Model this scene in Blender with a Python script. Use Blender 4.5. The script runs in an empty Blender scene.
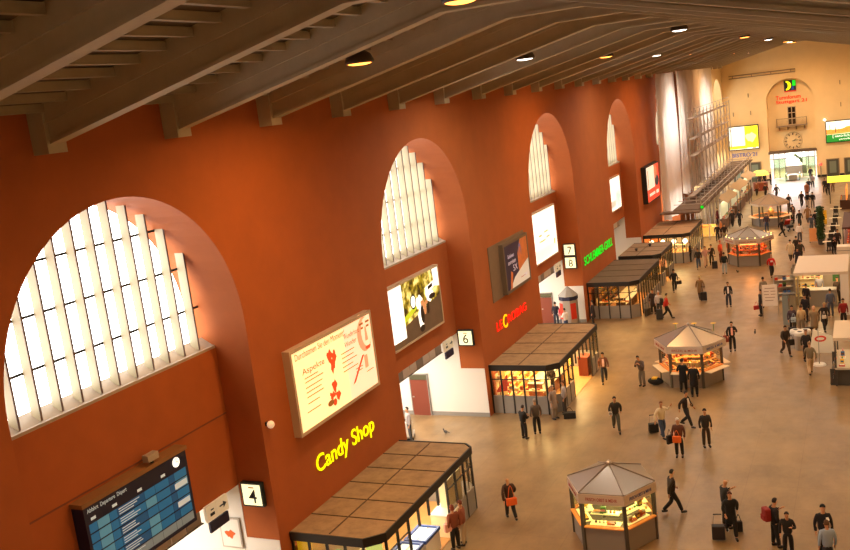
import bpy, bmesh, math, random
from mathutils import Vector, Matrix
random.seed(7)
SC = bpy.context.scene
COL = SC.collection
PI = math.pi

# ------------------------------------------------------------------ materials
def lin(c):
    if isinstance(c, str):
        c = c.lstrip('#'); c = [int(c[i:i+2], 16)/255 for i in (0, 2, 4)]
    return tuple(v/12.92 if v <= .04045 else ((v+.055)/1.055)**2.4 for v in c) + (1,)
MATS = {}
def mat(name, col='#888888', rough=.6, metal=0, var=0, scale=3, emit=0, ecol=None, bump=0, objcol=False, spec=.5, trans=0):
    if name in MATS: return MATS[name]
    m = bpy.data.materials.new(name); m.use_nodes = True
    nt = m.node_tree; b = nt.nodes['Principled BSDF']; L = nt.links
    c = lin(col)
    b.inputs['Base Color'].default_value = c
    b.inputs['Roughness'].default_value = rough
    b.inputs['Metallic'].default_value = metal
    b.inputs['Specular IOR Level'].default_value = spec
    if emit:
        b.inputs['Emission Color'].default_value = lin(ecol or col)
        b.inputs['Emission Strength'].default_value = emit
    if var or bump:
        tc = nt.nodes.new('ShaderNodeTexCoord'); nz = nt.nodes.new('ShaderNodeTexNoise')
        nz.inputs['Scale'].default_value = scale; nz.inputs['Detail'].default_value = 6
        nz.inputs['Roughness'].default_value = .65
        L.new(tc.outputs['Object'], nz.inputs['Vector'])
        if var:
            r = nt.nodes.new('ShaderNodeMapRange'); r.inputs[1].default_value = .25; r.inputs[2].default_value = .75
            r.inputs[3].default_value = 1-var; r.inputs[4].default_value = 1+var*.6
            L.new(nz.outputs['Fac'], r.inputs[0])
            mx = nt.nodes.new('ShaderNodeVectorMath'); mx.operation = 'SCALE'
            mx.inputs[0].default_value = c[:3]; L.new(r.outputs[0], mx.inputs['Scale'])
            L.new(mx.outputs[0], b.inputs['Base Color'])
            if emit: L.new(mx.outputs[0], b.inputs['Emission Color'])
        if bump:
            bp = nt.nodes.new('ShaderNodeBump'); bp.inputs['Strength'].default_value = bump
            L.new(nz.outputs['Fac'], bp.inputs['Height']); L.new(bp.outputs[0], b.inputs['Normal'])
    if objcol:
        oi = nt.nodes.new('ShaderNodeObjectInfo'); L.new(oi.outputs['Color'], b.inputs['Base Color'])
    MATS[name] = m
    return m

def floor_mat():
    m = bpy.data.materials.new('stone floor'); m.use_nodes = True; nt = m.node_tree; L = nt.links
    b = nt.nodes['Principled BSDF']; tc = nt.nodes.new('ShaderNodeTexCoord')
    br = nt.nodes.new('ShaderNodeTexBrick'); br.offset = 0; br.inputs['Scale'].default_value = 1
    br.inputs['Brick Width'].default_value = 1.9; br.inputs['Row Height'].default_value = 1.9
    br.inputs['Mortar Size'].default_value = .018
    br.inputs['Color1'].default_value = lin('#90744f'); br.inputs['Color2'].default_value = lin('#8e724e')
    br.inputs['Mortar'].default_value = lin('#886c49')
    L.new(tc.outputs['Object'], br.inputs['Vector'])
    n1 = nt.nodes.new('ShaderNodeTexNoise'); n1.inputs['Scale'].default_value = .35; n1.inputs['Detail'].default_value = 12; n1.inputs['Roughness'].default_value = .68
    mp = nt.nodes.new('ShaderNodeMapping'); mp.inputs['Scale'].default_value = (1.5, .9, 1)
    L.new(tc.outputs['Object'], mp.inputs[0]); L.new(mp.outputs[0], n1.inputs['Vector'])
    r = nt.nodes.new('ShaderNodeMapRange'); r.inputs[1].default_value = .3; r.inputs[2].default_value = .7
    r.inputs[3].default_value = .6; r.inputs[4].default_value = 1.22
    L.new(n1.outputs['Fac'], r.inputs[0])
    sc = nt.nodes.new('ShaderNodeVectorMath'); sc.operation = 'SCALE'
    L.new(br.outputs['Color'], sc.inputs[0]); L.new(r.outputs[0], sc.inputs['Scale'])
    L.new(sc.outputs[0], b.inputs['Base Color'])
    n2 = nt.nodes.new('ShaderNodeTexNoise'); n2.inputs['Scale'].default_value = 1.3; n2.inputs['Detail'].default_value = 5
    L.new(tc.outputs['Object'], n2.inputs['Vector'])
    r2 = nt.nodes.new('ShaderNodeMapRange'); r2.inputs[3].default_value = .22; r2.inputs[4].default_value = .5
    L.new(n2.outputs['Fac'], r2.inputs[0]); L.new(r2.outputs[0], b.inputs['Roughness'])
    return m

def glass_mat(name, tint='#ffffff', gloss=.12, tr=.9):
    m = bpy.data.materials.new(name); m.use_nodes = True; nt = m.node_tree; L = nt.links
    nt.nodes.remove(nt.nodes['Principled BSDF'])
    t = nt.nodes.new('ShaderNodeBsdfTransparent'); t.inputs[0].default_value = lin(tint)
    g = nt.nodes.new('ShaderNodeBsdfGlossy'); g.inputs['Roughness'].default_value = .08
    x = nt.nodes.new('ShaderNodeMixShader'); x.inputs[0].default_value = gloss
    L.new(t.outputs[0], x.inputs[1]); L.new(g.outputs[0], x.inputs[2])
    L.new(x.outputs[0], nt.nodes['Material Output'].inputs[0])
    return m
def cloth_sheet_mat(name, col, tr=.5):
    m = bpy.data.materials.new(name); m.use_nodes = True; nt = m.node_tree; L = nt.links
    nt.nodes.remove(nt.nodes['Principled BSDF'])
    d = nt.nodes.new('ShaderNodeBsdfDiffuse'); d.inputs[0].default_value = lin(col)
    t = nt.nodes.new('ShaderNodeBsdfTranslucent'); t.inputs[0].default_value = lin(col)
    x = nt.nodes.new('ShaderNodeMixShader'); x.inputs[0].default_value = tr
    L.new(d.outputs[0], x.inputs[1]); L.new(t.outputs[0], x.inputs[2])
    L.new(x.outputs[0], nt.nodes['Material Output'].inputs[0])
    return m
GLASS = glass_mat('shop glass', '#f2efe6', .07)
WGLASS = glass_mat('window glass', '#ffffff', .05)

# ------------------------------------------------------------------ mesh collector
class MB:
    def __init__(s): s.v = []; s.f = []; s.m = []; s.k = 0
    def add(s, vs, fs, k=None):
        b = len(s.v); s.v += [tuple(p) for p in vs]; s.f += [tuple(b+i for i in q) for q in fs]
        s.m += [s.k if k is None else k]*len(fs); return s
    def box(s, x0, x1, y0, y1, z0, z1, k=None):
        x0, x1 = sorted((x0, x1)); y0, y1 = sorted((y0, y1)); z0, z1 = sorted((z0, z1))
        vs = [(x, y, z) for z in (z0, z1) for y in (y0, y1) for x in (x0, x1)]
        return s.add(vs, [(0, 2, 3, 1), (4, 5, 7, 6), (0, 1, 5, 4), (2, 6, 7, 3), (0, 4, 6, 2), (1, 3, 7, 5)], k)
    def obox(s, c, sz, rz=0, rx=0, ry=0, k=None):
        M = Matrix.Translation(c) @ Matrix.Rotation(rz, 4, 'Z') @ Matrix.Rotation(ry, 4, 'Y') @ Matrix.Rotation(rx, 4, 'X')
        h = [v/2 for v in sz]
        vs = [M @ Vector((x*h[0], y*h[1], z*h[2])) for z in (-1, 1) for y in (-1, 1) for x in (-1, 1)]
        return s.add(vs, [(0, 2, 3, 1), (4, 5, 7, 6), (0, 1, 5, 4), (2, 6, 7, 3), (0, 4, 6, 2), (1, 3, 7, 5)], k)
    def quad(s, a, b, c, d, k=None): return s.add([a, b, c, d], [(0, 1, 2, 3)], k)
    def prism(s, pts, z0, z1, k=None, top=None):
        n = len(pts); top = top or pts
        vs = [(p[0], p[1], z0) for p in pts]+[(p[0], p[1], z1) for p in top]
        fs = [tuple(reversed(range(n))), tuple(range(n, 2*n))]+[(i, (i+1) % n, n+(i+1) % n, n+i) for i in range(n)]
        return s.add(vs, fs, k)
    def tube(s, p, q, r, n=8, r2=None, k=None):
        p = Vector(p); q = Vector(q); d = (q-p).normalized(); r2 = r if r2 is None else r2
        a = d.orthogonal().normalized(); b = d.cross(a)
        vs = [p+(a*math.cos(t)+b*math.sin(t))*r for t in [2*PI*i/n for i in range(n)]]
        vs += [q+(a*math.cos(t)+b*math.sin(t))*r2 for t in [2*PI*i/n for i in range(n)]]
        return s.add(vs, [tuple(reversed(range(n))), tuple(range(n, 2*n))]+[(i, (i+1) % n, n+(i+1) % n, n+i) for i in range(n)], k)
    def lathe(s, c, prof, n=20, k=None):
        vs = []
        for r, z in prof: vs += [(c[0]+r*math.cos(2*PI*i/n), c[1]+r*math.sin(2*PI*i/n), c[2]+z) for i in range(n)]
        fs = [(j*n+i, j*n+(i+1) % n, (j+1)*n+(i+1) % n, (j+1)*n+i) for j in range(len(prof)-1) for i in range(n)]
        fs += [tuple(reversed(range(n))), tuple(range((len(prof)-1)*n, len(prof)*n))]
        return s.add(vs, fs, k)
    def ball(s, c, r, n=10, sq=(1, 1, 1), k=None):
        m = n//2
        vs = [(c[0], c[1], c[2]-r*sq[2])]
        for j in range(1, m):
            t = PI*j/m
            vs += [(c[0]+r*sq[0]*math.sin(t)*math.cos(2*PI*i/n), c[1]+r*sq[1]*math.sin(t)*math.sin(2*PI*i/n), c[2]-r*sq[2]*math.cos(t)) for i in range(n)]
        vs.append((c[0], c[1], c[2]+r*sq[2]))
        fs = [(0, 1+(i+1) % n, 1+i) for i in range(n)]
        for j in range(m-2): fs += [(1+j*n+i, 1+j*n+(i+1) % n, 1+(j+1)*n+(i+1) % n, 1+(j+1)*n+i) for i in range(n)]
        l = len(vs)-1; fs += [(l, 1+(m-2)*n+i, 1+(m-2)*n+(i+1) % n) for i in range(n)]
        return s.add(vs, fs, k)
    def mesh(s, name, mats, smooth=False):
        me = bpy.data.meshes.new(name); me.from_pydata(s.v, [], s.f)
        if not isinstance(mats, (list, tuple)): mats = [mats]
        for m in mats: me.materials.append(m)
        for p, k in zip(me.polygons, s.m): p.material_index = k; p.use_smooth = smooth
        me.update(); return me
    def build(s, name, mats, parent=None, smooth=False, bevel=0):
        o = bpy.data.objects.new(name, s.mesh(name, mats, smooth)); COL.objects.link(o)
        if parent: o.parent = parent
        if bevel:
            md = o.modifiers.new('edge', 'BEVEL'); md.width = bevel; md.segments = 2; md.limit_method = 'ANGLE'
        return o

def tag(o, label=None, cat=None, group=None, kind=None):
    if label: o['label'] = label
    if cat: o['category'] = cat
    if group: o['group'] = group
    if kind: o['kind'] = kind
    return o
def thing(name, label, cat, loc=(0, 0, 0), rz=0, group=None):
    o = bpy.data.objects.new(name, None); COL.objects.link(o); o.location = loc; o.rotation_euler = (0, 0, rz)
    o.empty_display_size = .2
    return tag(o, label, cat, group)
def struct(o): o['kind'] = 'structure'; return o
KIDS = {}
def copy_tree(o, parent=None):
    c = o.copy(); COL.objects.link(c)
    if parent: c.parent = parent
    for ch in list(o.children): copy_tree(ch, c)
    return c

# text: orient 'L' on a wall facing +X, 'E' on a wall facing -Y, 'K' local -Y facing
def text_mesh(body, w=None, h=None, ext=.02, bold=.0):
    cu = bpy.data.curves.new('lettering', 'FONT'); cu.body = body; cu.size = 1; cu.extrude = ext; cu.offset = bold*.1 if bold < .2 else .02
    cu.align_x = 'LEFT'; cu.space_line = .95
    o = bpy.data.objects.new('lettering', cu); COL.objects.link(o)
    dg = bpy.context.evaluated_depsgraph_get(); me = bpy.data.meshes.new_from_object(o.evaluated_get(dg))
    bpy.data.objects.remove(o); bpy.data.curves.remove(cu)
    xs = [v.co.x for v in me.vertices]; ys = [v.co.y for v in me.vertices]
    x0, x1, y0, y1 = min(xs), max(xs), min(ys), max(ys)
    sx = (w/(x1-x0)) if w else None; sy = (h/(y1-y0)) if h else None
    sx = sx or sy; sy = sy or sx
    for v in me.vertices: v.co = ((v.co.x-x0)*sx, (v.co.y-y0)*sy, v.co.z)
    return me
def text(name, body, loc, m, w=None, h=None, orient='L', ext=.02, bold=0, parent=None):
    me = text_mesh(body, w, h, ext, bold)
    R = {'L': Matrix(((0, 0, 1), (1, 0, 0), (0, 1, 0))), 'E': Matrix(((1, 0, 0), (0, 0, -1), (0, 1, 0)))}[orient].to_4x4()
    me.transform(Matrix.Translation(loc) @ R)
    me.name = name
    me.materials.clear(); me.materials.append(m)
    o = bpy.data.objects.new(name, me); COL.objects.link(o)
    if parent: o.parent = parent
    return o
def light(kind, loc, power, col, size=.3, rot=(0, 0, 0), parent=None, sy=None, name='lamp_light', spread=None):
    l = bpy.data.lights.new(name, kind); l.energy = power; l.color = lin(col)[:3]
    if kind == 'AREA':
        l.shape = 'RECTANGLE' if sy else 'DISK'; l.size = size
        if sy: l.size_y = sy
        if spread: l.spread = spread
    else: l.shadow_soft_size = size
    o = bpy.data.objects.new(name, l); COL.objects.link(o); o.location = loc; o.rotation_euler = rot
    if parent: o.parent = parent
    return o

# ------------------------------------------------------------------ camera
def setup_camera():
    yaw, pit, rol = -.4545, -.1783, -.1249
    f = Vector((math.sin(yaw)*math.cos(pit), math.cos(yaw)*math.cos(pit), math.sin(pit)))
    r = Vector((math.cos(yaw), -math.sin(yaw), 0)); u = r.cross(f)
    c, s = math.cos(rol), math.sin(rol)
    r, u = c*r+s*u, -s*r+c*u
    cam = bpy.data.objects.new('camera', bpy.data.cameras.new('camera')); COL.objects.link(cam)
    M = Matrix((r, u, -f)).transposed().to_4x4(); M.translation = (18.107, 0, 16.16)
    cam.matrix_world = M
    cam.data.sensor_width = 36; cam.data.lens = 935*36/850; cam.data.clip_end = 600; cam.data.clip_start = .1
    SC.camera = cam
setup_camera()
SC.view_settings.view_transform = 'Standard'; SC.view_settings.look = 'None'
SC.view_settings.exposure = EXPOSURE = 0.0; SC.view_settings.gamma = 1; SC.view_settings.use_curve_mapping = False
W = bpy.data.worlds.new('overcast sky'); SC.world = W; W.use_nodes = True
W.node_tree.nodes['Background'].inputs[0].default_value = (1, .97, .93, 1)
W.node_tree.nodes['Background'].inputs[1].default_value = 8.0

# ------------------------------------------------------------------ palette
ORANGE = mat('terracotta plaster', '#a6561f', .85, var=.12, scale=.8, bump=.05)
CREAM = mat('cream plaster', '#e6c892', .85, var=.06, scale=.6)
CONC = mat('painted concrete beam', '#b5a88e', .8, var=.12, scale=1.5)
CONC2 = mat('concrete purlin', '#a89a80', .8, var=.12, scale=1.5)
DECK = mat('dark roof deck', '#6b5c4b', .9, var=.15, scale=1)
WHITE = mat('white paint', '#ded9d0', .7)
WSTONE = mat('grey sill stone', '#a89a88', .7, var=.1, scale=4)
FIN = mat('ivory window fin', '#ab9f80', .6)
FINE = mat('shaded fin edge', '#6a5a54', .5)  # backlit shade on the fin fronts, put into a darker colour
BLACKM = mat('black steel', '#1c1a19', .5)
GREYP = mat('grey panel', '#8d8780', .45, var=.05, scale=2)
SILVER = mat('brushed metal', '#b4aea6', .35, metal=.7)
NAVY = mat('navy enamel', '#15193a', .5)
FLOORM = floor_mat()

# ------------------------------------------------------------------ shell
END = 138.0; RW = 20.0; YB = -10.0
struct(MB().box(-12, RW, YB, END+16, -.3, 0).build('floor', FLOORM))
def wall_left():
    # orange part to y=104.5, cream beyond; a pier between two arches is 9.7 m wide
    for (b0, b1, m, nm) in ((-1, 4, ORANGE, 'wall_left'), (5, 6, CREAM, 'wall_left')):
        mb = MB(); zt = 18.0
        for n in range(b0, b1+1):
            yc = 19+19*n; r = 4.65; zs = 10.1
            p0 = yc+r; p1 = min(yc+19-r, END)
            if n == -1: mb.box(-2.3, 0, YB, yc-r, 0, zt)
            if p1 > p0: mb.box(-2.3, 0, p0, p1, 0, zt)
            N = 40
            arc = [(yc-r*math.cos(PI*i/N), zs+r*math.sin(PI*i/N)) for i in range(N+1)]
            for i in range(N):
                (ya, za), (yb, zb) = arc[i], arc[i+1]
                mb.quad((0, ya, za), (0, yb, zb), (0, yb, zt), (0, ya, zt))
                mb.quad((-2.3, ya, za), (-2.3, ya, zt), (-2.3, yb, zt), (-2.3, yb, zb))
                mb.quad((0, ya, za), (-2.3, ya, za), (-2.3, yb, zb), (0, yb, zb))
            mb.quad((0, yc-r, zt), (0, yc+r, zt), (-2.3, yc+r, zt), (-2.3, yc-r, zt))
            mb.box(-2.3, -1.34, yc-r, yc+r, 4.5, 9.27)
        struct(mb.build(nm, m))
wall_left()
def arch_window(n, idx):
    yc = 19+19*n; r = 4.65; zs = 10.1
    root = thing('window_%d' % idx, None, None, (0, yc, 0)); root['kind'] = 'structure'
    sill = MB(); sill.add([(-1.34, -r, 9.27), (-1.34, r, 9.27), (-1.34, r, 9.36), (-1.34, -r, 9.36), (-1.85, -r, 9.27), (-1.85, r, 9.27), (-1.85, r, 9.62), (-1.85, -r, 9.62), (-1.42, -r, 9.36), (-1.42, r, 9.36)],
        [(0, 1, 2, 3), (3, 2, 9, 8), (8, 9, 6, 7), (4, 7, 6, 5), (0, 4, 5, 1), (0, 3, 8, 7, 4), (1, 5, 6, 9, 2)])
    sill.build('sill', WSTONE, root)
    for j in range(12):
        y = -.36*11+.72*j
        top = zs+math.sqrt(max(r*r-y*y, 0))
        f = MB(); f.box(-1.73, -1.415, y-.03, y+.03, 9.4, top+.03); f.box(-1.415, -1.4, y-.03, y+.03, 9.4, top+.03, k=1); f.build('mullion', [FIN, FINE], root)
    for z in (10.67, 12.06, 13.42):
        h = math.sqrt(r*r-(z-zs)**2) if z > zs else r
        MB().box(-1.78, -1.73, -h, h, z-.035, z+.035).build('transom', BLACKM, root)
    N = 40; pts = [(-1.76, -r, 9.5)]+[(-1.76, -r*math.cos(PI*i/N), zs+r*math.sin(PI*i/N)) for i in range(N+1)]+[(-1.76, r, 9.5)]
    g = MB(); g.add(pts, [tuple(range(len(pts)))]); g.build('pane', WGLASS, root)
    l = light('AREA', (-2.6, 0, 12), 1, '#ffffff', 9.4, (0, PI/2, 0), root, 5.6, name='daylight_portal')
    l.rotation_euler = (0, -PI/2, 0); l.scale = (1, 1, 1); l.data.size = 5.6; l.data.size_y = 9.4; l.data.cycles.is_portal = True
for i, n in enumerate(range(0, 7)): arch_window(n, i+1)
arch_window(-1, 8)

def passage(n, idx):
    yc = 19+19*n; r = 4.65
    mb = MB(); x0, x1 = -9.0, -1.34; y0, y1, z1 = yc-r, yc+r, 4.5
    mb.quad((x0, y0, 0), (x0, y1, 0), (x0, y1, z1), (x0, y0, z1))
    mb.box(x0, x1, y1-.02, y1, 0, z1)
    mb.quad((x0, y0, 0), (x0, y0, z1), (x1, y0, z1), (x1, y0, 0))
    mb.quad((x0, y0, z1), (x0, y1, z1), (x1, y1, z1), (x1, y0, z1))
    struct(mb.build('wall_passage_%d' % idx, WHITE))
    # white painted dado on the jamb, grey skirting
    struct(MB().box(-1.34, -.02, y1-.025, y1+.01, 0, 2.6).build('trim_%d' % (idx*2), WHITE))
    struct(MB().box(x0, 0, y1-.05, y1-.026, 0, .22).build('baseboard_passage_%d' % idx, GREYP))
    light('AREA', (-5.2, yc, 4.3), 1100 if n < 3 else 200, '#fff4e6', 6, (0, 0, 0), None, 6, name='passage_light')
for i, n in enumerate(range(0, 4)): passage(n, i+1)
struct(MB().box(-9.2, -9.0, YB, END, 0, 20).build('wall_outer', WHITE)) if False else None

# ceiling: pitched at both sides with a flat middle
def zb(x):
    x = min(x, RW-x)
    return 16.23+.233*min(x, 8.9)
def ceiling():
    pr = [0, 8.9, 11.1, RW]
    top = MB()
    for a, b in zip(pr, pr[1:]):
        za, zb_ = zb(a)+.97, zb(b)+.97
        vs = [(a, YB, za), (b, YB, zb_), (b, END, zb_), (a, END, za), (a, YB, za+.2), (b, YB, zb_+.2), (b, END, zb_+.2), (a, END, za+.2)]
        top.add(vs, [(0, 1, 2, 3), (7, 6, 5, 4), (0, 4, 5, 1), (3, 2, 6, 7), (0, 3, 7, 4), (1, 5, 6, 2)])
    c = struct(top.build('ceiling', DECK))
    x = .45
    while x < RW-.3:
        z = zb(x)+.97
        mb = MB(); mb.box(x-.09, x-.02, YB, END, z-.17, z); mb.box(x+.03, x+.1, YB, END, z-.17, z); mb.box(x-.09, x+.1, YB, END, z-.2, z-.165)
        mb.build('purlin', CONC2, c); x += .78
    y = 16.9-4.75*5; k = 0
    while y < END-1:
        k += 1
        root = thing('ceiling_beam', None, None, (0, y, 0)); root['kind'] = 'structure'
        mb = MB()
        def layer(w, d0, d1):
            P = [(.0, 0), (8.9, 0), (11.1, 0), (RW, 0)]
            for a, b in zip(pr, pr[1:]):
                vs = [(xx, yy, zb(xx)+dd) for dd in (d0, d1) for yy in (-w/2, w/2) for xx in (a, b)]
                mb.add(vs, [(0, 2, 3, 1), (4, 5, 7, 6), (0, 1, 5, 4), (2, 6, 7, 3), (0, 4, 6, 2), (1, 3, 7, 5)])
        layer(.44, 0, .09); layer(.34, .09, .5); layer(.46, .5, .98)
        mb.build('girder', CONC, root)
        for s in (0, 1):
            q = MB(); x0, x1 = (0, .5) if s == 0 else (RW-.5, RW)
            q.box(x0, x1, -.3, .3, 16.12, 17.3); q.build('bracket', CONC, root)
        y += 4.75
ceiling()
# far end wall with a tall recessed arch and the doorway under it
def end_wall():
    mb = MB(); cx, r, zs, D = 8.7, 3.0, 10.7, 1.1; zt = 19.6; y0, y1 = END, END+D
    mb.box(-2.3, cx-r, y0, y1+.3, 0, zt); mb.box(cx+r, RW+2, y0, y1+.3, 0, zt)
    N = 32; arc = [(cx-r*math.cos(PI*i/N), zs+r*math.sin(PI*i/N)) for i in range(N+1)]
    for (xa, za), (xb, zb_) in zip(arc, arc[1:]):
        mb.quad((xa, y0, za), (xa, y0, zt), (xb, y0, zt), (xb, y0, zb_))
        mb.quad((xa, y0, za), (xb, y0, zb_), (xb, y1, zb_), (xa, y1, za))
    mb.box(cx-r, cx+r, y1, y1+.3, 3.9, 13.9)
    struct(mb.build('wall_end', CREAM))
    struct(MB().box(cx-r-.1, cx+r+.1, END-.12, END+1.2, 3.62, 3.95).build('trim_20', mat('brown lintel', '#5d4a38', .6)))
    struct(MB().box(2.8, cx-r, END-.04, END, 0, .25).build('baseboard_end', BLACKM))
    struct(MB().box(cx+r, RW, END-.04, END, 0, .3).build('baseboard_end_right', BLACKM))
end_wall()
struct(MB().box(-2.3, 0, END-.0, END+.01, 0, 18).build('wall_corner', CREAM)) if False else None
struct(MB().box(RW, RW+.4, YB, END, 0, 18).build('wall_right', CREAM))
struct(MB().box(-2.3, RW+.4, YB-.4, YB, 0, 20).build('wall_rear', CREAM))
# ------------------------------------------------------------------ hall lamps
LAMP_H = mat('dark lamp housing', '#4a3a2c', .5)
def hall_lamp(x, y, white, label):
    z = (18.32 if y < 30 else 18.2) if x == 10 else 17.56
    root = thing('hall_lamp', label, 'lamp', (x, y, z), group='pendant lamps under the hall roof')
    dk = zb(x)+.95-z
    MB().lathe((0, 0, 0), [(.40, 0), (.43, .03), (.42, .1), (.34, .26), (.2, .36), (.1, .39), (.08, .42)], 24).build('lamp_shade', LAMP_H, root, True)
    MB().tube((0, 0, .3), (0, 0, dk-.18), .025).build('stem', BLACKM, root)
    c = '#fff2e0' if white else '#ffc280'
    MB().lathe((0, 0, 0), [(.05, -.05), (.2, -.042), (.3, -.022), (.35, -.002)], 24).build('lens', mat('white lamp lens', '#fff3e6', .4, emit=6, ecol='#fff0e0') if white else mat('sodium lamp lens', '#ffb060', .4, emit=5, ecol='#ffa040'), root)
    light('AREA', (0, 0, -.08), LP*(1.7 if (x, y) in ((5, 124), (10, 130), (15, 124)) else .25 if y < 15 else {5: 1.2, 10: .85, 15: .75}[x]), c, .7, (0, 0, 0), root, spread=2.75)
LP = 540
LAMPS = [(10, 20.1, 0), (10, 48, 1), (10, 76, 0), (10, 95.6, 1), (10, 118.5, 0), (10, 124, 1), (10, 130, 0), (10, 1, 1), 
        (5, 24.3, 0), (5, 39.1, 1), (5, 53.3, 0), (5, 67.5, 1), (5, 80.5, 0), (5, 94.2, 1), (5, 9.5, 0), (5, 109.6, 0), (5, 124, 1),
        (15, 9.5, 1), (15, 24.3, 0), (15, 39.1, 1), (15, 53.3, 0), (15, 67.5, 0), (15, 80.5, 1), (15, 94.2, 0), (15, 109.6, 1), (15, 124, 1)]
def ORD(n): return (['nearest','second', 'third', 'fourth', 'fifth', 'sixth', 'seventh', 'eighth', 'ninth'])[n] if 0 else ['nearest', 'second', 'third', 'fourth', 'fifth', 'sixth', 'seventh', 'eighth', 'ninth'][n]
for x, y, w in LAMPS:
    row = {10: 'middle row', 5: 'row by the terracotta wall', 15: 'row opposite that wall'}[x]
    hall_lamp(x, y, w, '%s domed pendant lamp, %s in the %s' % ('white' if w else 'amber', ORD(sum(1 for q in LAMPS if q[0] == x and q[1] < y and q[1] > 12)) if y > 12 else 'above the viewer', row))
# ------------------------------------------------------------------ wall signs
YEL = mat('lit yellow letter', '#e6f000', .5, emit=.95, ecol='#eef800')
RED = mat('lit red letter', '#ff1a08', .5, emit=.95)
GRN = mat('lit green letter', '#00c81e', .5, emit=1.0)
ORA = mat('lit orange yellow letter', '#ffc800', .5, emit=1.0)
def wall_letters(name, body, y0, z0, w, h, m, label, bold=.02):
    return tag(text(name, body, (.04, y0, z0), m, w, h, 'L', .015, bold), label, 'sign')
wall_letters('shop_sign', 'Candy Shop', 26.35, 3.62, 4.35, .82, YEL, 'yellow glowing letters Candy Shop on the terracotta wall', .03)
ls = thing('shop_sign', 'red glowing letters with a big yellow C on the terracotta wall', 'sign', (0, 44.8, 3.95))
for b, dy, w, h, z, m in (('LE', 0, .85, .48, 0, RED), ('C', 1.0, .62, .72, -.12, ORA), ('ROBAG', 1.75, 3.1, .46, 0, RED)):
    o = text('lettering', b if b != 'ROBAG' else 'ROBAG', (.04, dy, z), m, w, h, 'L', .015, .03, ls)
wall_letters('shop_sign', 'SCHLEMMER-GRILL', 62.3, 3.85, 8.1, .62, GRN, 'green glowing capital letters on the terracotta wall', .03)

def box_board(name, label, x0, x1, y0, y1, z0, z1, face_mats, art, frame=SILVER, emitface=None, fw=.12, cat='billboard', group=None):
    root = thing(name, label, cat, (x0, y0, z0), group=group)
    d = x1-x0; w = y1-y0; h = z1-z0
    mb = MB(); mb.box(0, d-.03, 0, w, 0, h)
    mb.box(d-.03, d, 0, w, 0, fw); mb.box(d-.03, d, 0, w, h-fw, h); mb.box(d-.03, d, 0, fw, fw, h-fw); mb.box(d-.03, d, w-fw, w, fw, h-fw)
    mb.build('frame', frame, root)
    f = MB(); xx = d-.02
    f.box(xx-.01, xx, fw, w-fw, fw, h-fw, k=0)
    W_, H_ = w-2*fw, h-2*fw
    def P(u, v, e): return (xx+.002+e, fw+u*W_, fw+v*H_)
    for i, a in enumerate(art):
        k = a[0]; pts = a[1]
        if len(pts) == 4 and not isinstance(pts[0], tuple):
            u0, v0, u1, v1 = pts; pts = [(u0, v0), (u1, v0), (u1, v1), (u0, v1)]
        f.add([P(u, v, .0006*(i+1)) for u, v in pts], [tuple(range(len(pts)))], k)
    f.build('poster', face_mats, root)
    return root
def blob(cu, cv, ru, rv, n=14, ph=0, wob=0):
    return [(cu+ru*(1+wob*math.sin(3*t+ph))*math.cos(t), cv+rv*(1+wob*math.cos(5*t+ph))*math.sin(t)) for t in [2*PI*i/n for i in range(n)]]
E_ = lambda n, c, e=1.0, var=0, sc=3: mat('backlit '+n, c, .4, emit=e, var=var, scale=sc)
# advert 1: cream poster with a face, small writing and red flowers
CR, PK, RB, BR, PL = E_('cream film', '#fbe3a2', 1.0, .06, .8), E_('pink film', '#e09a70', .8), E_('red film', '#d8481c', .8), E_('brown print', '#9a5a20', .6), E_('pale pink film', '#fbd0a8', 1.0)
art = [(4, (.62, 0, 1, 1)), (4, blob(.86, .75, .15, .3, 20)), (1, blob(.9, .76, .1, .24, 20)), (4, blob(.93, .78, .07, .2, 20)), (3, (.845, .9, .9, .93)), (3, (.93, .9, .985, .93)), (3, (.86, .84, .895, .87)), (3, (.935, .84, .975, .87)),
       (1, [(.91, .86), (.93, .86), (.945, .66), (.90, .66)]), (2, (.89, .56, .965, .585)), (2, (.9, .54, .955, .56)),
       (2, blob(.42, .72, .03, .09, 16, 0, .3)), (2, blob(.47, .68, .028, .08, 12, 1, .35)), (2, blob(.44, .6, .025, .1, 14, 2, .35)), (2, blob(.43, .32, .03, .08, 12, .5, .4)), (2, blob(.39, .22, .035, .05, 12, 1.5, .4)), (2, blob(.46, .18, .03, .06, 12, .9, .3)), (2, blob(.48, .74, .015, .05, 8)), (2, blob(.41, .12, .025, .05, 8)),
       (2, [(.66, .18), (.7, .2), (.86, .5), (.83, .5)]), (1, (.85, .3, .9, .48)), (3, blob(.36, .14, .04, .04))]
for i, (u, v, l) in enumerate([(.1, .62, .16), (.1, .57, .22), (.1, .5, .2), (.1, .44, .18), (.1, .38, .2), (.1, .3, .14), (.08, .2, .16), (.56, .66, .18), (.56, .6, .16), (.56, .54, .2), (.56, .48, .14), (.56, .42, .2), (.86, .24, .1), (.72, .36, .1), (.72, .32, .09)]):
    art.append((3, (u, v, u+l, v+.012)))
b1 = box_board('advert_billboard', 'wide backlit cream advert with a face and red flowers above Candy Shop', 0, .3, 25.35, 31.2, 5.55, 8.6, [CR, PK, RB, BR, PL], art, mat('pale metal case', '#c3ab8d', .5))
for body, u, v, w, h in (('Durchatmen Sie den Moment!', .2, 2.62, 3.4, .24), ('Wunderbare', 3.5, 2.45, 1.2, .2), ('Aspekte', .5, 1.95, 1.5, .3), ('Wunder', 3.5, 2.15, .9, .2)):
    text('lettering', body  , (.292, u+.1, v), BR, w, h, 'L', .001, 0, b1)
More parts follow.
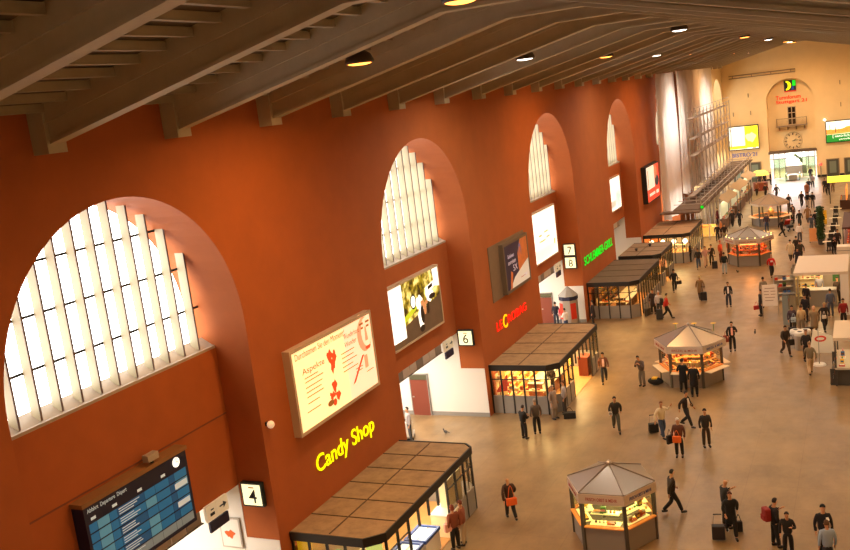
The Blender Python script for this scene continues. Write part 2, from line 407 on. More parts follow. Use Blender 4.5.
# advert 2: street scene with a motorbike
def foliage_film():
    m = mat('backlit foliage film', '#8a8a20', .4, emit=1); nt = m.node_tree; L = nt.links; b = nt.nodes['Principled BSDF']
    tc = nt.nodes.new('ShaderNodeTexCoord'); nz = nt.nodes.new('ShaderNodeTexNoise'); nz.inputs['Scale'].default_value = 2.2; nz.inputs['Detail'].default_value = 6
    cr = nt.nodes.new('ShaderNodeValToRGB'); L.new(tc.outputs['Object'], nz.inputs[0]); L.new(nz.outputs['Fac'], cr.inputs[0])
    e = cr.color_ramp.elements; e[0].position = .38; e[0].color = lin('#2a1c04'); e[1].position = .66; e[1].color = lin('#fff39a')
    x = cr.color_ramp.elements.new(.5); x.color = lin('#8c7a10')
    L.new(cr.outputs[0], b.inputs['Base Color']); L.new(cr.outputs[0], b.inputs['Emission Color'])
    return m
WH = E_('white film', '#fdfdf0', 1.05); DK = mat('dark print', '#2a1c12', .5, emit=.15); RD = E_('grey road print', '#5c4630', .5, .2, 2); MG = E_('grass green film', '#b7c421', .9)
wheel = lambda cu, cv, r: [(DKI, blob(cu, cv, r, r*1.9, 16)), (0, blob(cu, cv, r*.72, r*1.37, 16)), (DKI, blob(cu, cv, r*.25, r*.5, 10))]
DKI = 2
art = [(3, [(.0, 0), (1, 0), (1, .52), (.3, .3), (0, .2)]), (4, [(.26, .34), (.55, .5), (.5, .56), (.26, .44)]), (1, (0, .1, .26, 1)), (1, blob(.56, .55, .07, .12, 18, 0, .2)), (1, blob(.78, .58, .08, .1, 16, 1, .25)), (1, [(.7, .74), (.88, .8), (.9, .7), (.72, .62)]), (2, [(.76, .74), (.86, .77), (.86, .71), (.76, .68)]),
       (2, blob(.45, .62, .06, .13, 14)), (1, blob(.45, .62, .045, .1, 14)), (2, blob(.83, .55, .07, .05, 12)), (1, [(.53, .12), (.6, .12), (.65, .45), (.57, .5), (.51, .36)]), (5, blob(.62, .5, .04, .08, 12, 1, .3)), (2, blob(.6, .33, .035, .16, 14)), (5, blob(.66, .4, .03, .1, 12)), (2, blob(.72, .4, .03, .12, 12)), (2, blob(.57, .1, .05, .06, 12)), (1, [(.9, .7), (1, .66), (1, 1), (.88, 1)]), (5, blob(.7, .5, .03, .04, 10))]
box_board('advert_billboard', 'backlit poster of a motorbike rider before trees, in the second archway', -1.34, -1.08, 35.15, 40.8, 5.55, 8.5, [foliage_film(), WH, DK, RD, MG, E_('skin film', '#c88a58', .7)], art, mat('pale metal case', '#c3ab8d', .5), fw=.1)
# advert 3: dark indigo poster in a brown frame on the third pier
n3 = box_board('advert_billboard', 'dark indigo poster case with a white corner and brown backboard beside it', 0, .3, 46.25, 50.3, 5.6, 8.35, [mat('indigo print', '#241a3e', .5, emit=.12, var=.3, scale=1), E_('off white print', '#c9bfae', .5), E_('orange print', '#b8622a', .35, .3, 2), E_('violet print', '#6a5a8c', .3)],
    [(2, [(.55, .2), (1, .3), (1, 1), (.7, 1), (.55, .7)]), (3, blob(.66, .72, .06, .2, 14)), (2, blob(.66, .55, .05, .3, 12)), (1, [(.1, 0), (1, 0), (1, .48), (.35, .22)]), (2, [(.12, 0), (.2, 0), (.28, .34), (.2, .4)]), (3, (.12, .7, .4, .73)), (2, (.6, .12, .82, .135))], mat('brown frame', '#6b5a45', .6), fw=.16)
q = MB(); q.box(-.02, .04, -1.5, 4.2, -.08, 2.88); q.build('backboard', mat('brown backboard', '#7a6248', .7, var=.1), n3)
for body, u, v, w, h in (('Schöner', .6, 1.85, 1.0, .22), ('anreisen', .6, 1.5, 1.2, .22), ('5X', 1.3, 1.05, .7, .34), ('CINE', 2.9, .4, .6, .18)):
    text('lettering', body, (.29, u, v), mat('pale lettering', '#d8d0dc', .5, emit=.3), w, h, 'L', .001, .01, n3)
# advert 4: bright white poster, third archway
art = [(1, (.22, .5, .36, .535)), (1, (.46, .54, .64, .57)), (1, (.22, .38, .5, .41)), (1, (.54, .42, .7, .45))]+[(1, (.04, .22-i*.05, .92-.06*i, .232-i*.05)) for i in range(4)]+[(1, (.86, .2, .92, .32))]
box_board('advert_billboard', 'overexposed white backlit poster with orange writing, in the third archway', -1.34, -1.08, 55.3, 60.25, 5.3, 8.65, [WH, E_('amber print', '#f0a850', .9)], art, mat('pale metal case', '#c3ab8d', .5), fw=.08)
box_board('advert_billboard', 'white and pale blue backlit poster in the fourth archway', -1.34, -1.08, 75.2, 79.1, 5.6, 8.4, [WH, E_('pale blue film', '#b9dcd8', .9), E_('soft grey film', '#cfc8b8', .8)], [(1, blob(.75, .3, .2, .3, 14, 0, .3)), (2, (.1, .1, .5, .3))], mat('pale metal case', '#c3ab8d', .5), fw=.08)
b5 = box_board('advert_billboard', 'red and white poster in a deep dark case beside the scaffold drapes', 0, .45, 82.5, 88.1, 5.2, 8.45, [E_('ivory film', '#e9dcc6', .8), E_('vermilion film', '#e2402a', .8), mat('navy print', '#26324a', .5, emit=.2), E_('flesh film', '#c9805c', .6)],
    [(1, (0, 0, 1, .35)), (1, (.62, .35, 1, 1)), (2, blob(.8, .5, .16, .16, 14)), (3, blob(.72, .78, .12, .2, 16)), (0, (.15, .14, .6, .22)), (0, (.7, .12, .9, .22)), (2, (.1, .4, .14, .9))], BLACKM, fw=.1)
# departure board
db = thing('departure_board', 'blue departures board with a clock in the first archway', 'departure board', (-1.34, 16.75, 4.55))
MB().box(0, .42, 0, 4.2, 0, 2.3).build('case', NAVY, db)
MB().box(-.0, .46, -.05, 4.25, 2.3, 2.42).build('top_cover', mat('brown cover', '#8a6238', .6), db)
BL = [mat('split flap blue', '#2379b8', .4, emit=.18), mat('split flap deep blue', '#175e9c', .4, emit=.15), mat('split flap pale blue', '#5aa0c4', .4, emit=.22), mat('split flap grey', '#8397a0', .4, emit=.2), mat('split flap white', '#c8dbe0', .5, emit=.3)]
for i in range(6):
    mb = MB(); z0 = .12+i*.285
    cols = [0, .3, .75, 1.05, 2.15, 2.6, 3.2, 3.45, 4.0]
    kk = [0, 2, 0, 1 if i % 2 else 0, 2 if i in (1, 2, 4) else 0, 0, 1, 2 if i in (0, 4) else 0]
    if i == 0: kk = [3]*8
    for a, b, c in zip(cols, cols[1:], kk): mb.box(.42, .425, .1+a, .1+b-.015, z0, z0+.245, k=c)
    for t in range(3): mb.box(.425, .428, 1.2, 1.2+random.uniform(.5, .85), z0+.04+t*.07, z0+.065+t*.07, k=4)
    if i in (2, 4): mb.box(.426, .429, 3.5, 4.05, z0+.03, z0+.2, k=4)
    mb.build('row_panel', BL, db)
text('lettering', 'Abfahrt  Departure  Départ', (.425, .12, 2.07), BL[4], 1.5, .15, 'L', .002, 0, db)
ck = MB(); ck.tube((.42, 3.72, 2.08), (.44, 3.72, 2.08), .15, 20); ck.build('clock_face', WH, db)
ck = MB(); ck.box(.44, .445, 3.71, 3.73, 2.08, 2.2); ck.box(.44, .445, 3.72, 3.8, 2.07, 2.09); ck.build('clock_hand', BLACKM, db)
for yy in (.2, 1.0, 2.0, 3.0):
    k = MB(); k.box(.425, .43, yy, yy+.18, 1.88, 1.96); k.build('column_caption', BL[4], db)
cam_ = thing('surveillance_camera', 'small pale camera on top of the departures board', 'camera', (-1.0, 19.6, 6.97))
MB().box(-.1, .12, -.25, .2, .1, .3).build('camera_body', WSTONE, cam_)
MB().box(-.04, .04, -.04, .04, 0, .1).build('bracket', BLACKM, cam_)
struct(MB().box(-1.34, -1.325, 14.36, 23.64, 7.02, 7.07).build('trim_30', mat('dark groove', '#7a4224', .8)))
# strip of transom panels and signs at the foot of each arch panel
SGN = mat('sign buff', '#c9bb9c', .5, emit=.35)
for n in range(0, 4):
    yc = 19+19*n
    st = thing('transom_strip', 'row of pale grey panels over the passage of archway %s' % ['one, below the departures board', 'two, below the motorbike poster', 'three, below the white poster', 'four, below the pale blue poster'][n], 'panel', (-1.36, yc, 4.05))
    for j in range(10):
        MB().box(-.03, .03, -4.6+j*.72, -4.6+j*.72+.68, .03, .45).build('panel', mat('panel light', '#b5aaa2', .5) if j % 3 else mat('panel dark', '#7d746c', .5), st)
    MB().box(-.04, .05, -4.62, 2.65, 0, .03).build('rail', BLACKM, st)
    if n < 3:
        sg = thing('direction_sign', 'buff hanging arrow sign in archway %s' % ['one', 'two', 'three'][n], 'sign', (-1.28, yc+2.75, 4.02))
        for j in range(2):
            p = MB().box(-.05, .05, j*.56, j*.56+.54, 0, .52).build('sign_panel', SGN, sg)
            a = MB(); y0 = j*.56+.27
            if j: a.box(.05, .056, y0-.17, y0+.06, .24, .29); a.add([(.056, y0+.02, .15), (.056, y0+.2, .265), (.056, y0+.02, .38)], [(0, 1, 2)])
            else: a.box(.05, .056, y0-.1, y0+.12, .14, .24); a.box(.05, .056, y0-.05, y0+.1, .32, .36)
            a.build('arrow', BLACKM, p)
        hs = thing('hanging_sign', 'small navy blue sign hung under the arrow sign of archway %s' % ['one', 'two', 'three'][n], 'sign', (-1.28, yc+2.85, 3.62))
        MB().box(-.04, .04, 0, .95, 0, .34).build('sign_panel', NAVY, hs)
        for yy in (.2, .75): MB().tube((0, yy, .34), (0, yy, .42), .015).build('hanger', BLACKM, hs)
# platform number boxes on the arch jambs
def number_box(num, n, z, label, x=-.72):
    r = thing('platform_number_sign', label, 'sign', (x, 23.65+19*n, z))
    MB().box(-.42, .42, -.16, 0, -.42, .42).build('case', mat('dark teal case', '#1d3034', .5), r)
    MB().box(-.36, .36, -.175, -.158, -.36, .36).build('face', mat('backlit ivory', '#f4f0c4', .4, emit=1.1), r)
    text('lettering', num, (-.13 if len(num) == 1 else -.2, -.18, -.28), BLACKM, None, .48, 'E', .002, .02, r)
    MB().box(-.1, .12, -.18, -.174, .24, .28).build('caption', BR, r)
number_box('4', 0, 4.24, 'lit number 4 box on the first arch jamb')
number_box('6', 1, 4.27, 'lit number 6 box on the second arch jamb', -.82)
number_box('7', 2, 5.2, 'lit number 7 box, upper of two on the third arch jamb')
number_box('8', 2, 4.3, 'lit number 8 box, lower of two on the third arch jamb')
sp = thing('wall_spotlight', 'small white globe light on the edge of the first arch', 'light', (-.02, 23.9, 6.6))
MB().box(0.02, .1, -.06, .06, -.06, .06).build('bracket', BLACKM, sp)
MB().ball((.2, 0, -.02), .13, 12).build('globe', mat('globe light', '#e8c8a0', .4, emit=.5), sp, True)
# posters and doors inside the passages
pd = thing('passage_poster', 'white poster with orange print on the passage wall', 'poster', (-1.8, 23.59, 2.55))
MB().box(-.55, .3, -.04, 0, -.35, .75).build('frame', SILVER, pd)
mb = MB(); mb.box(-.5, .25, -.05, -.041, -.3, .7, k=0); mb.add([(-.5+u, -.052, -.3+v) for u, v in blob(.35, .45, .2, .14, 14, 0, .3)], [tuple(range(14))], 1); mb.build('print', [WHITE, mat('orange paint', '#c85818', .6)], pd)
for n, x0, x1, h in ((1, -4.35, -3.35, 2.25), (2, -3.2, -2.35, 2.15)):
    yy = 42.63-.02+19*(n-1)
    d = thing('door_%d' % n, None, None, ((x0+x1)/2, yy, 0)); d['kind'] = 'structure'
    w = x1-x0
    MB().box(-w/2, w/2, -.06, 0, 0, h-.3).build('leaf', mat('red brown door', '#7c3a28', .5), d)
    MB().box(-w/2, w/2, -.06, 0, h-.28, h).build('overpanel', mat('green grey overpanel', '#504c34', .6), d)
    mb = MB(); mb.box(-w/2-.05, -w/2, -.08, 0, 0, h+.05); mb.box(w/2, w/2+.05, -.08, 0, 0, h+.05); mb.box(-w/2-.05, w/2+.05, -.08, 0, h, h+.05); mb.build('frame', GREYP, d)
    MB().box(-w/2+.06, -w/2+.16, -.1, -.06, 1.0, 1.06).build('handle', SILVER, d)
for n in (1, 2):
    ck = thing('passage_loudspeaker', 'black horn loudspeaker at the edge of archway %s' % ['', 'two', 'three'][n], 'loudspeaker', (-.9, 33.35+19*(n-1)+1.05, 2.6))
    MB().box(-.1, .1, -.7, -.02, -.05, .05).build('bracket', BLACKM, ck)
    MB().tube((0, 0, -.25), (.05, .25, .2), .1, 10, .2).build('horn', BLACKM, ck)

# ------------------------------------------------------------------ glass shops along the wall
ROOFM = mat('dusty shop roof', '#a4865f', .9, var=.35, scale=2.2)
ROOF2 = mat('dark slatted shop roof', '#6f5c48', .9, var=.2, scale=1.5)
INTW = mat('shop interior cream', '#e8d8b0', .7)
WOODF = mat('shop wooden floor', '#c08a50', .5, var=.15)
PROD = [mat('goods red', '#c43020', .5), mat('goods yellow', '#e8b828', .5), mat('goods green', '#4f8a3c', .5), mat('goods white', '#eae4d6', .5), mat('goods blue', '#3a5a94', .5), mat('goods pink', '#e08a90', .5), mat('goods orange', '#e07a28', .5), mat('goods brown', '#6a3c20', .5), mat('goods black', '#282420', .5)]
SUN = mat('shop light tube', '#fff0c8', .4, emit=7, ecol='#ffe6b0')
_pk = {}
def package(kind, c):
    if (kind, c) not in _pk:
        mb = MB()
        if kind == 'box': mb.box(-.09, .09, -.05, .05, 0, .22); mb.box(-.07, .07, -.052, .052, .06, .15, k=1)
        elif kind == 'bottle': mb.lathe((0, 0, 0), [(.04, 0), (.042, .02), (.042, .16), (.016, .21), (.016, .26)], 8); mb.lathe((0, 0, .05), [(.0425, 0), (.0425, .08)], 8, k=1)
        elif kind == 'roll': mb.ball((0, 0, .05), .09, 8, (1.3, .8, .55))
        elif kind == 'fruit': mb.ball((0, 0, .05), .05, 8)
        elif kind == 'pack': mb.box(-.14, .14, -.1, .1, 0, .06); mb.box(-.11, .11, -.07, .07, .06, .064, k=1)
        elif kind == 'magazine': mb.box(-.1, .1, -.006, .006, 0, .28); mb.box(-.1, .1, -.0075, -.006, .2, .27, k=1)
        _pk[(kind, c)] = mb.mesh({'box': 'carton', 'bottle': 'bottle', 'roll': 'bread_roll', 'fruit': 'fruit', 'pack': 'snack_pack', 'magazine': 'magazine'}[kind], [PROD[c], PROD[(c+3) % 9]], kind in ('roll', 'fruit', 'bottle'))
    return _pk[(kind, c)]
CATN = {'box': ('carton', 'carton'), 'bottle': ('bottle', 'bottle'), 'roll': ('bread_roll', 'bread roll'), 'fruit': ('fruit', 'fruit'), 'pack': ('snack_pack', 'snack'), 'magazine': ('magazine', 'magazine')}
CN = ['red', 'yellow', 'green', 'white', 'blue', 'pink', 'orange', 'brown', 'black']
def put(kind, c, x, y, z, rz, where):
    o = bpy.data.objects.new(CATN[kind][0], package(kind, c)); COL.objects.link(o)
    o.location = (x, y, z); o.rotation_euler = (0, 0, rz)
    nm = CATN[kind][1]
    return tag(o, '%s %s among the goods %s' % (CN[c], nm, where), nm, '%s %ss %s' % (CN[c], nm, where))
def shelf_unit(x, y, rz, w, h, levels, where, label, kinds, cols, step=.28, depth=.36, name='display_shelf', back=True, z0=.034, m=None):
    r = thing(name, label, 'shelf', (x, y, z0), rz)
    m = m or INTW
    mb = MB(); mb.box(-w/2, -w/2+.03, -depth/2, depth/2, 0, h); mb.box(w/2-.03, w/2, -depth/2, depth/2, 0, h)
    if back: mb.box(-w/2, w/2, depth/2-.02, depth/2, 0, h)
    mb.build('frame', m, r)
    zs = [.1+(h-.25)*i/max(levels-1, 1)*.9 for i in range(levels)]
    for z in zs: MB().box(-w/2+.03, w/2-.03, -depth/2, depth/2-.02, z-.03, z).build('shelf_board', m, r)
    for z in zs:
        n = int((w-.15)/step)
        for i in range(n):
            px = -w/2+.15+i*step; c, s = math.cos(rz), math.sin(rz); py = -.02
            put(random.choice(kinds), random.choice(cols), x+px*c-py*s, y+px*s+py*c, z0+z+.001, rz, where)
    return r
def shop(label, y0, L, D, roofm, nf, ns, open_bays=(), h=2.62, sill=1.0, floorm=WOODF, power=220, col='#ffe0a8', mull=1, seams=5, lc=None, base_side=()):
    """glass shop: x from the wall to D, y from y0 to y0+L; chamfered corner on the hall side"""
    ch = .55; root = thing('glass_shop', label, 'shop', (0, y0, 0))
    out = [(0.01, 0), (D-ch, 0), (D, ch), (D, L-ch*.6), (D-ch*.6, L), (0.01, L)]
    MB().prism(out, h-.1, h).build('roof', roofm, root)
    for i in range(1, seams):
        yy = L*i/seams
        MB().box(.02, D, yy-.02, yy+.02, h, h+.02).build('roof_seam', mat('roof seam', '#59452f', .9), root)
    if roofm is not ROOF2: MB().box(D*.45-.02, D*.45+.02, .1, L-.1, h, h+.02).build('roof_seam', mat('roof seam', '#59452f', .9), root)
    o2 = [(p[0]*1.0+(0.02 if p[0] < .1 else .05), p[1]+(-.05 if p[1] < L/2 else .05)) for p in out]
    fm = MB()
    for a, b in zip(o2, o2[1:]):
        d = Vector((b[0]-a[0], b[1]-a[1], 0)); ln = d.length; ang = math.atan2(d.y, d.x)
        fm.obox(((a[0]+b[0])/2, (a[1]+b[1])/2, h-.13), (ln+.02, .06, .3), ang)
    fm.build('fascia', BLACKM, root)
    MB().prism([(.02, 0), (D-ch, 0), (D, ch), (D, L-ch*.6), (D-ch*.6, L), (.02, L)], .002, .03).build('shop_floor', floorm, root)
    ed = list(zip(out, out[1:]))
    lowm = GREYP
    for ei, (a, b) in enumerate(ed):
        n = {0: nf, 1: 1, 2: ns, 3: 1, 4: nf}[ei]
        for i in range(n+1):
            t = i/n; px = max(.06, a[0]+(b[0]-a[0])*t); py = a[1]+(b[1]-a[1])*t
            if i < n or ei == 4: MB().box(px-.04, px+.04, py-.04, py+.04, (h-.95 if (ei == 2 and i in open_bays and i-1 in open_bays) else .03), h-.28).build('post', BLACKM, root)
            if i == n: continue
            if ei == 2 and i in open_bays: continue
            qx = max(.06, a[0]+(b[0]-a[0])*(t+1/n)); qy = a[1]+(b[1]-a[1])*(t+1/n)
            ang = math.atan2(qy-py, qx-px); ln = math.hypot(qx-px, qy-py)
            MB().obox(((px+qx)/2, (py+qy)/2, (.03+sill)/2), (ln-.07, .05, sill-.03), ang).build('base_panel', lowm, root)
            MB().obox(((px+qx)/2, (py+qy)/2, (sill+h-.28)/2), (ln-.07, .012, h-.28-sill), ang).build('pane', GLASS, root)
            if mull: MB().obox(((px+qx)/2, (py+qy)/2, h-.75), (ln-.07, .04, .04), ang).build('transom', BLACKM, root)
    for i in range(3):
        yy = L*(i+.5)/3
        MB().box(D*.5-.06, D*.5+.06, yy-.9, yy+.9, h-.16, h-.12).build('light_tube', SUN, root)
        light('AREA', (D*.5, yy, h-.2), power/3, col, D*.7, (0, 0, 0), root, 1.6)
    return root
def counter(x, y, rz, w, d, h, label, bodym, topm, name='counter', glow=None):
    r = thing(name, label, 'counter', (x, y, 0.034), rz)
    MB().box(-w/2, w/2, -d/2, d/2, 0, h-.05).build('body', bodym, r)
    MB().box(-w/2-.03, w/2+.03, -d/2-.03, d/2+.03, h-.05, h).build('worktop', topm, r)
    if glow: MB().box(-w/2, w/2, -d/2-.012, -d/2, h*.55, h-.1).build('glass_front', glow, r)
    return r
# Candy Shop
shop('brown roofed glass sweet shop under the Candy Shop letters', 24.25, 8.3, 3.35, ROOFM, 4, 9, (2, 3, 4, 5), h=2.62, seams=6, power=420, col='#fff0d0')
shelf_unit(.35, 27.5, PI/2, 5.2, 2.1, 5, 'in the sweet shop', 'long wall shelf of sweets inside the Candy Shop', ['box', 'pack', 'bottle'], [0, 1, 3, 5, 4, 6], .3)
shelf_unit(1.3, 24.62, 0, 2.3, 2.0, 5, 'in the sweet shop front window', 'low shelf of coloured sweets behind the Candy Shop front window', ['box', 'bottle', 'pack'], [0, 1, 2, 4, 5, 6], .26)
shelf_unit(2.95, 30.9, -PI/2, 1.3, 2.0, 4, 'in the sweet shop far bay', 'small shelf of sweets by the far corner of the Candy Shop', ['pack', 'box', 'bottle'], [0, 1, 3, 4, 5], .3)
yb = thing('sale_banner', 'bright yellow poster hung in the front window of the Candy Shop', 'poster', (.15, 24.36, 1.75)); MB().box(0, .55, -.02, .02, 0, .55).build('sheet', mat('yellow poster', '#f0c020', .6, emit=.5), yb); MB().box(-.02, .57, -.03, .03, .55, .58).build('rail', BLACKM, yb)
yb = thing('price_poster', 'pale green lit poster at the chamfered corner of the Candy Shop', 'poster', (3.0, 24.55, 1.65), .75); MB().box(-.25, .3, -.01, .01, 0, .6).build('sheet', mat('lime poster', '#dcf08c', .6, emit=.9), yb); MB().box(-.27, .32, -.02, .02, .6, .63).build('rail', BLACKM, yb)
for i, (fx, fy, lb) in enumerate(((2.45, 26.75, 'nearer'), (2.5, 28.1, 'farther'))):
    c = thing('ice_cream_freezer', '%s blue and white ice cream freezer beside the Candy Shop glass' % lb, 'freezer', (fx+.45, fy, .034), 0)
    MB().box(-.42, .42, -.6, .6, .06, .8).build('cabinet', WHITE, c, bevel=.02)
    mb = MB(); mb.box(-.45, .45, -.63, -.55, .8, .92); mb.box(-.45, .45, .55, .63, .8, .92); mb.box(-.45, -.37, -.55, .55, .8, .92); mb.box(.37, .45, -.55, .55, .8, .92); mb.build('rim', mat('freezer blue', '#24438c', .4), c)
    MB().box(-.37, .37, -.55, .55, .82, .85).build('lid', mat('freezer lid', '#e6ecec', .2, emit=.35), c)
    MB().box(-.03, .03, -.55, .55, .85, .87).build('handle', SILVER, c)
counter(3.0, 30.2, 0, .8, 1.2, .9, 'low pale counter at the far end of the Candy Shop', INTW, WHITE)
# bakery
shop('brown roofed glass bakery under the red letters', 43.15, 8.2, 3.6, ROOFM, 5, 10, (3, 4, 5, 6, 7), seams=4, power=900, col='#ffd890')
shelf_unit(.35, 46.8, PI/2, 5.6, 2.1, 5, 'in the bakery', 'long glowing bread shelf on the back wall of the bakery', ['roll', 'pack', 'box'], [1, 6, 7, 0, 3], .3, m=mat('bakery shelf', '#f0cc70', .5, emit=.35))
shelf_unit(1.55, 43.55, 0, 2.7, 2.0, 4, 'in the bakery front window', 'bread shelf behind the bakery front window', ['roll', 'pack', 'box'], [1, 6, 0, 3, 7], .3, back=False)
counter(1.9, 46.4, PI/2, 3.6, .8, 1.15, 'long lit bread counter inside the bakery', mat('counter wood', '#8a4a28', .5), SILVER, glow=mat('counter glow', '#ffe9a0', .4, emit=1.2))
rb = thing('shop_poster', 'slanted red banner in the front window of the bakery', 'poster', (.55, 43.3, 1.1)); MB().add([(-.3, 0, 0), (.3, 0, .1), (.35, 0, 1.0), (.05, 0, .6), (-.3, 0, .1), (-.3, .02, 0), (.3, .02, .1), (.35, .02, 1.0), (.05, .02, .6), (-.3, .02, .1)], [(0, 1, 2, 3, 4), (9, 8, 7, 6, 5), (0, 5, 6, 1), (1, 6, 7, 2), (2, 7, 8, 3), (3, 8, 9, 4), (4, 9, 5, 0)]).build('sheet', mat('red banner', '#d83018', .6, emit=.4), rb); MB().tube((.35, .01, 0), (.35, .01, 1.0), .015).build('pole', BLACKM, rb)
counter(3.1, 49.9, 0, .55, .8, 1.1, 'small red brown till desk near the bakery exit', mat('red wood', '#7a3018', .5), mat('red wood top', '#8a3a20', .4), name='till_desk')
# grill
shop('dark slatted roof glass diner under the green letters', 62.4, 8.0, 3.5, ROOF2, 4, 9, (0,), seams=4, power=300, col='#ffc070', sill=.95)
shelf_unit(.4, 66.2, PI/2, 5.6, 2.0, 4, 'in the diner', 'dim shelf of bottles along the back wall of the diner', ['bottle', 'box', 'roll'], [7, 6, 1, 8, 2], .32, m=mat('dark shelf', '#5a4028', .5))
shelf_unit(1.7, 62.9, 0, 2.4, 1.35, 2, 'in the diner front window', 'low shelf of plants and goods behind the diner front window', ['bottle', 'fruit', 'pack'], [2, 6, 1, 7, 3], .25, back=False)
counter(1.9, 65.8, PI/2, 3.6, .7, 1.1, 'dark food counter with glowing front in the diner', mat('dark wood', '#4a2c18', .5), SILVER, glow=mat('counter glow', '#ffe9a0', .4, emit=1.2))
# snack shop in the fourth archway, then the shop with the big lamps
shop('low shop with a rounded brown roof in the fourth archway', 71.9, 5.6, 3.2, mat('brown curved roof', '#8a7258', .9, var=.2, scale=2), 3, 7, (2, 3), seams=3, power=500, col='#ffd080')
shelf_unit(.4, 74.7, PI/2, 4.4, 2.0, 4, 'in the archway snack shop', 'shelf of goods at the back of the archway snack shop', ['box', 'pack', 'bottle'], [1, 6, 3, 7, 0], .4)
for i, (vx, vy) in enumerate(((1.0, 74.0), (1.7, 75.9))):
    v = thing('roof_vent', '%s small black vent on the archway snack shop roof' % ['nearer', 'farther'][i], 'vent', (vx, vy, 2.62)); MB().lathe((0, 0, 0), [(.09, 0), (.09, .14)], 10).build('pipe', BLACKM, v); MB().lathe((0, 0, .14), [(.15, 0), (.13, .06), (.02, .1)], 10).build('cap', BLACKM, v)
shop('pale roofed glass shop with bright lamps before the scaffold drapes', 81.2, 7.6, 3.9, mat('pale shop roof', '#b08d68', .9, var=.12, scale=1.5), 5, 7, (5,), seams=2, power=800, col='#ffe2a0')
shelf_unit(2.0, 81.7, 0, 3.2, 1.9, 4, 'in the bright lamp shop', 'bright shelf of jars behind the front window of the lamp shop', ['bottle', 'box', 'pack'], [3, 1, 6, 3], .36, back=False)
for i in range(4):
    gl = thing('globe_lamp', 'bright globe lamp, %s of four in the lamp shop window' % ['first from the wall', 'second from the wall', 'third from the wall', 'last before the glass corner'][i], 'lamp', (.7+i*.95, 81.4, 1.95))
    MB().ball((0, 0, 0), .2, 12).build('globe', mat('bright globe', '#fff8e8', .4, emit=5, ecol='#fff4dc'), gl, True)
    MB().tube((0, 0, .14), (0, 0, .48), .012).build('stem', BLACKM, gl)

# phone booth with a pointed roof in the third archway
pb = thing('photo_booth', 'grey booth with a pointed roof and red panels in the third archway', 'booth', (-.75, 60.3, 0))
MB().prism([(.62*math.cos(PI/4*i+PI/8), .62*math.sin(PI/4*i+PI/8)) for i in range(8)], .0, 2.0).build('body', SILVER, pb)
mb = MB(); mb.lathe((0, 0, 2.28), [(.72, 0), (.68, .04), (.04, .62)], 8); mb.build('roof', mat('booth roof', '#8a837a', .5), pb)
MB().prism([(.66*math.cos(PI/4*i+PI/8), .66*math.sin(PI/4*i+PI/8)) for i in range(8)], 2.0, 2.28).build('fascia', NAVY, pb)
for i in (5, 7): MB().obox((.6*math.cos(PI/4*i), .6*math.sin(PI/4*i), 1.25), (.04, .4, 1.1), PI/4*i).build('side_panel', mat('red panel', '#c83018', .5), pb)
# end wall pieces
lg = thing('emblem_sign', 'square black sign with a yellow crescent high in the end arch', 'sign', (8.75, END+1.08, 12.7))
MB().box(-.75, .75, -.12, 0, -.7, .7).build('panel', BLACKM, lg)
mb = MB(); pts = [(-.45+.62*math.cos(t)*.95, .62*math.sin(t)) for t in [-PI*.55+PI*1.1*i/16 for i in range(17)]]+[(-.5+.25*math.cos(t), .42*math.sin(t)) for t in [PI*.5-PI*i/12 for i in range(13)]]
mb.add([(x, -.135, z) for x, z in pts], [tuple(range(len(pts)))]); mb.build('crescent', YEL, lg)
mb = MB(); mb.box(.32, .72, -.13, -.121, -.1, .66); mb.build('green_stripe', GRN, lg)
mb = MB(); mb.box(.2, .5, -.132, -.121, -.6, -.15); mb.build('blue_stripe', mat('blue film', '#1c3a9a', .5, emit=.4), lg)
mb = MB(); mb.box(-.75, .75, -.12, 0, -.86, -.72); mb.build('red_stripe', mat('red film', '#c82818', .5, emit=.4), lg)
RL = mat('red lettering', '#d8401c', .5, emit=.55)
ts = thing('tower_forum_sign', 'two lines of orange red lettering inside the end arch', 'sign', (6.85, END+1.05, 10.2))
text('lettering', 'Turmforum', (0, 0, .68), RL, 3.2, .55, 'E', .03, .3, ts); text('lettering', 'Stuttgart 21', (0, 0, 0), RL, 3.95, .58, 'E', .03, .3, ts)
tag(text('bistro_sign', 'BISTRO 21', (.8, END-.05, 3.6), mat('blue lettering', '#5560a0', .5, emit=.25), 3.3, .55, 'E', .04, .03), 'blue lettering BISTRO 21 under the end wall advert', 'sign')
bc = thing('balcony', 'small balcony with railing inside the end arch', 'balcony', (8.75, END+1.1, 7.3))
BRN = mat('brown balcony', '#8a7256', .7)
MB().box(-1.95, 1.95, -1.0, 0, -.12, .05).build('slab', BRN, bc)
for x in (-1.6, -.55, .55, 1.6): MB().add([(x-.08, 0, -.12), (x+.08, 0, -.12), (x+.08, -.8, -.12), (x-.08, -.8, -.12), (x-.08, 0, -.6), (x+.08, 0, -.6)], [(0, 1, 2, 3), (4, 5, 1, 0), (3, 2, 5, 4), (0, 3, 4), (1, 5, 2)]).build('corbel', BRN, bc)
rl = MB()
for i in range(25): rl.box(-1.9+i*.158-.012, -1.9+i*.158+.012, -.98, -.95, .05, 1.0)
for x in (-1.9, 1.9):
    for j in range(6): rl.box(x-.012, x+.012, -.95+j*.16-.012, -.95+j*.16+.012, .05, 1.0)
rl.box(-1.92, 1.92, -1.0, -.94, 1.0, 1.05); rl.box(-1.92, -1.88, -.95, 0, 1.0, 1.05); rl.box(1.88, 1.92, -.95, 0, 1.0, 1.05); rl.build('railing', BRN, bc)
d = thing('door_3', None, None, (8.8, END+1.09, 7.35)); d['kind'] = 'structure'
MB().box(-.55, .55, -.06, 0, 0, 2.5).build('frame', mat('pale door frame', '#b8a07c', .7), d)
for x in (-.45, .05):
    for z in (.1, .9, 1.7): MB().box(x, x+.4, -.07, -.05, z, z+.7).build('pane', mat('dark window pane', '#2a1c14', .2), d)
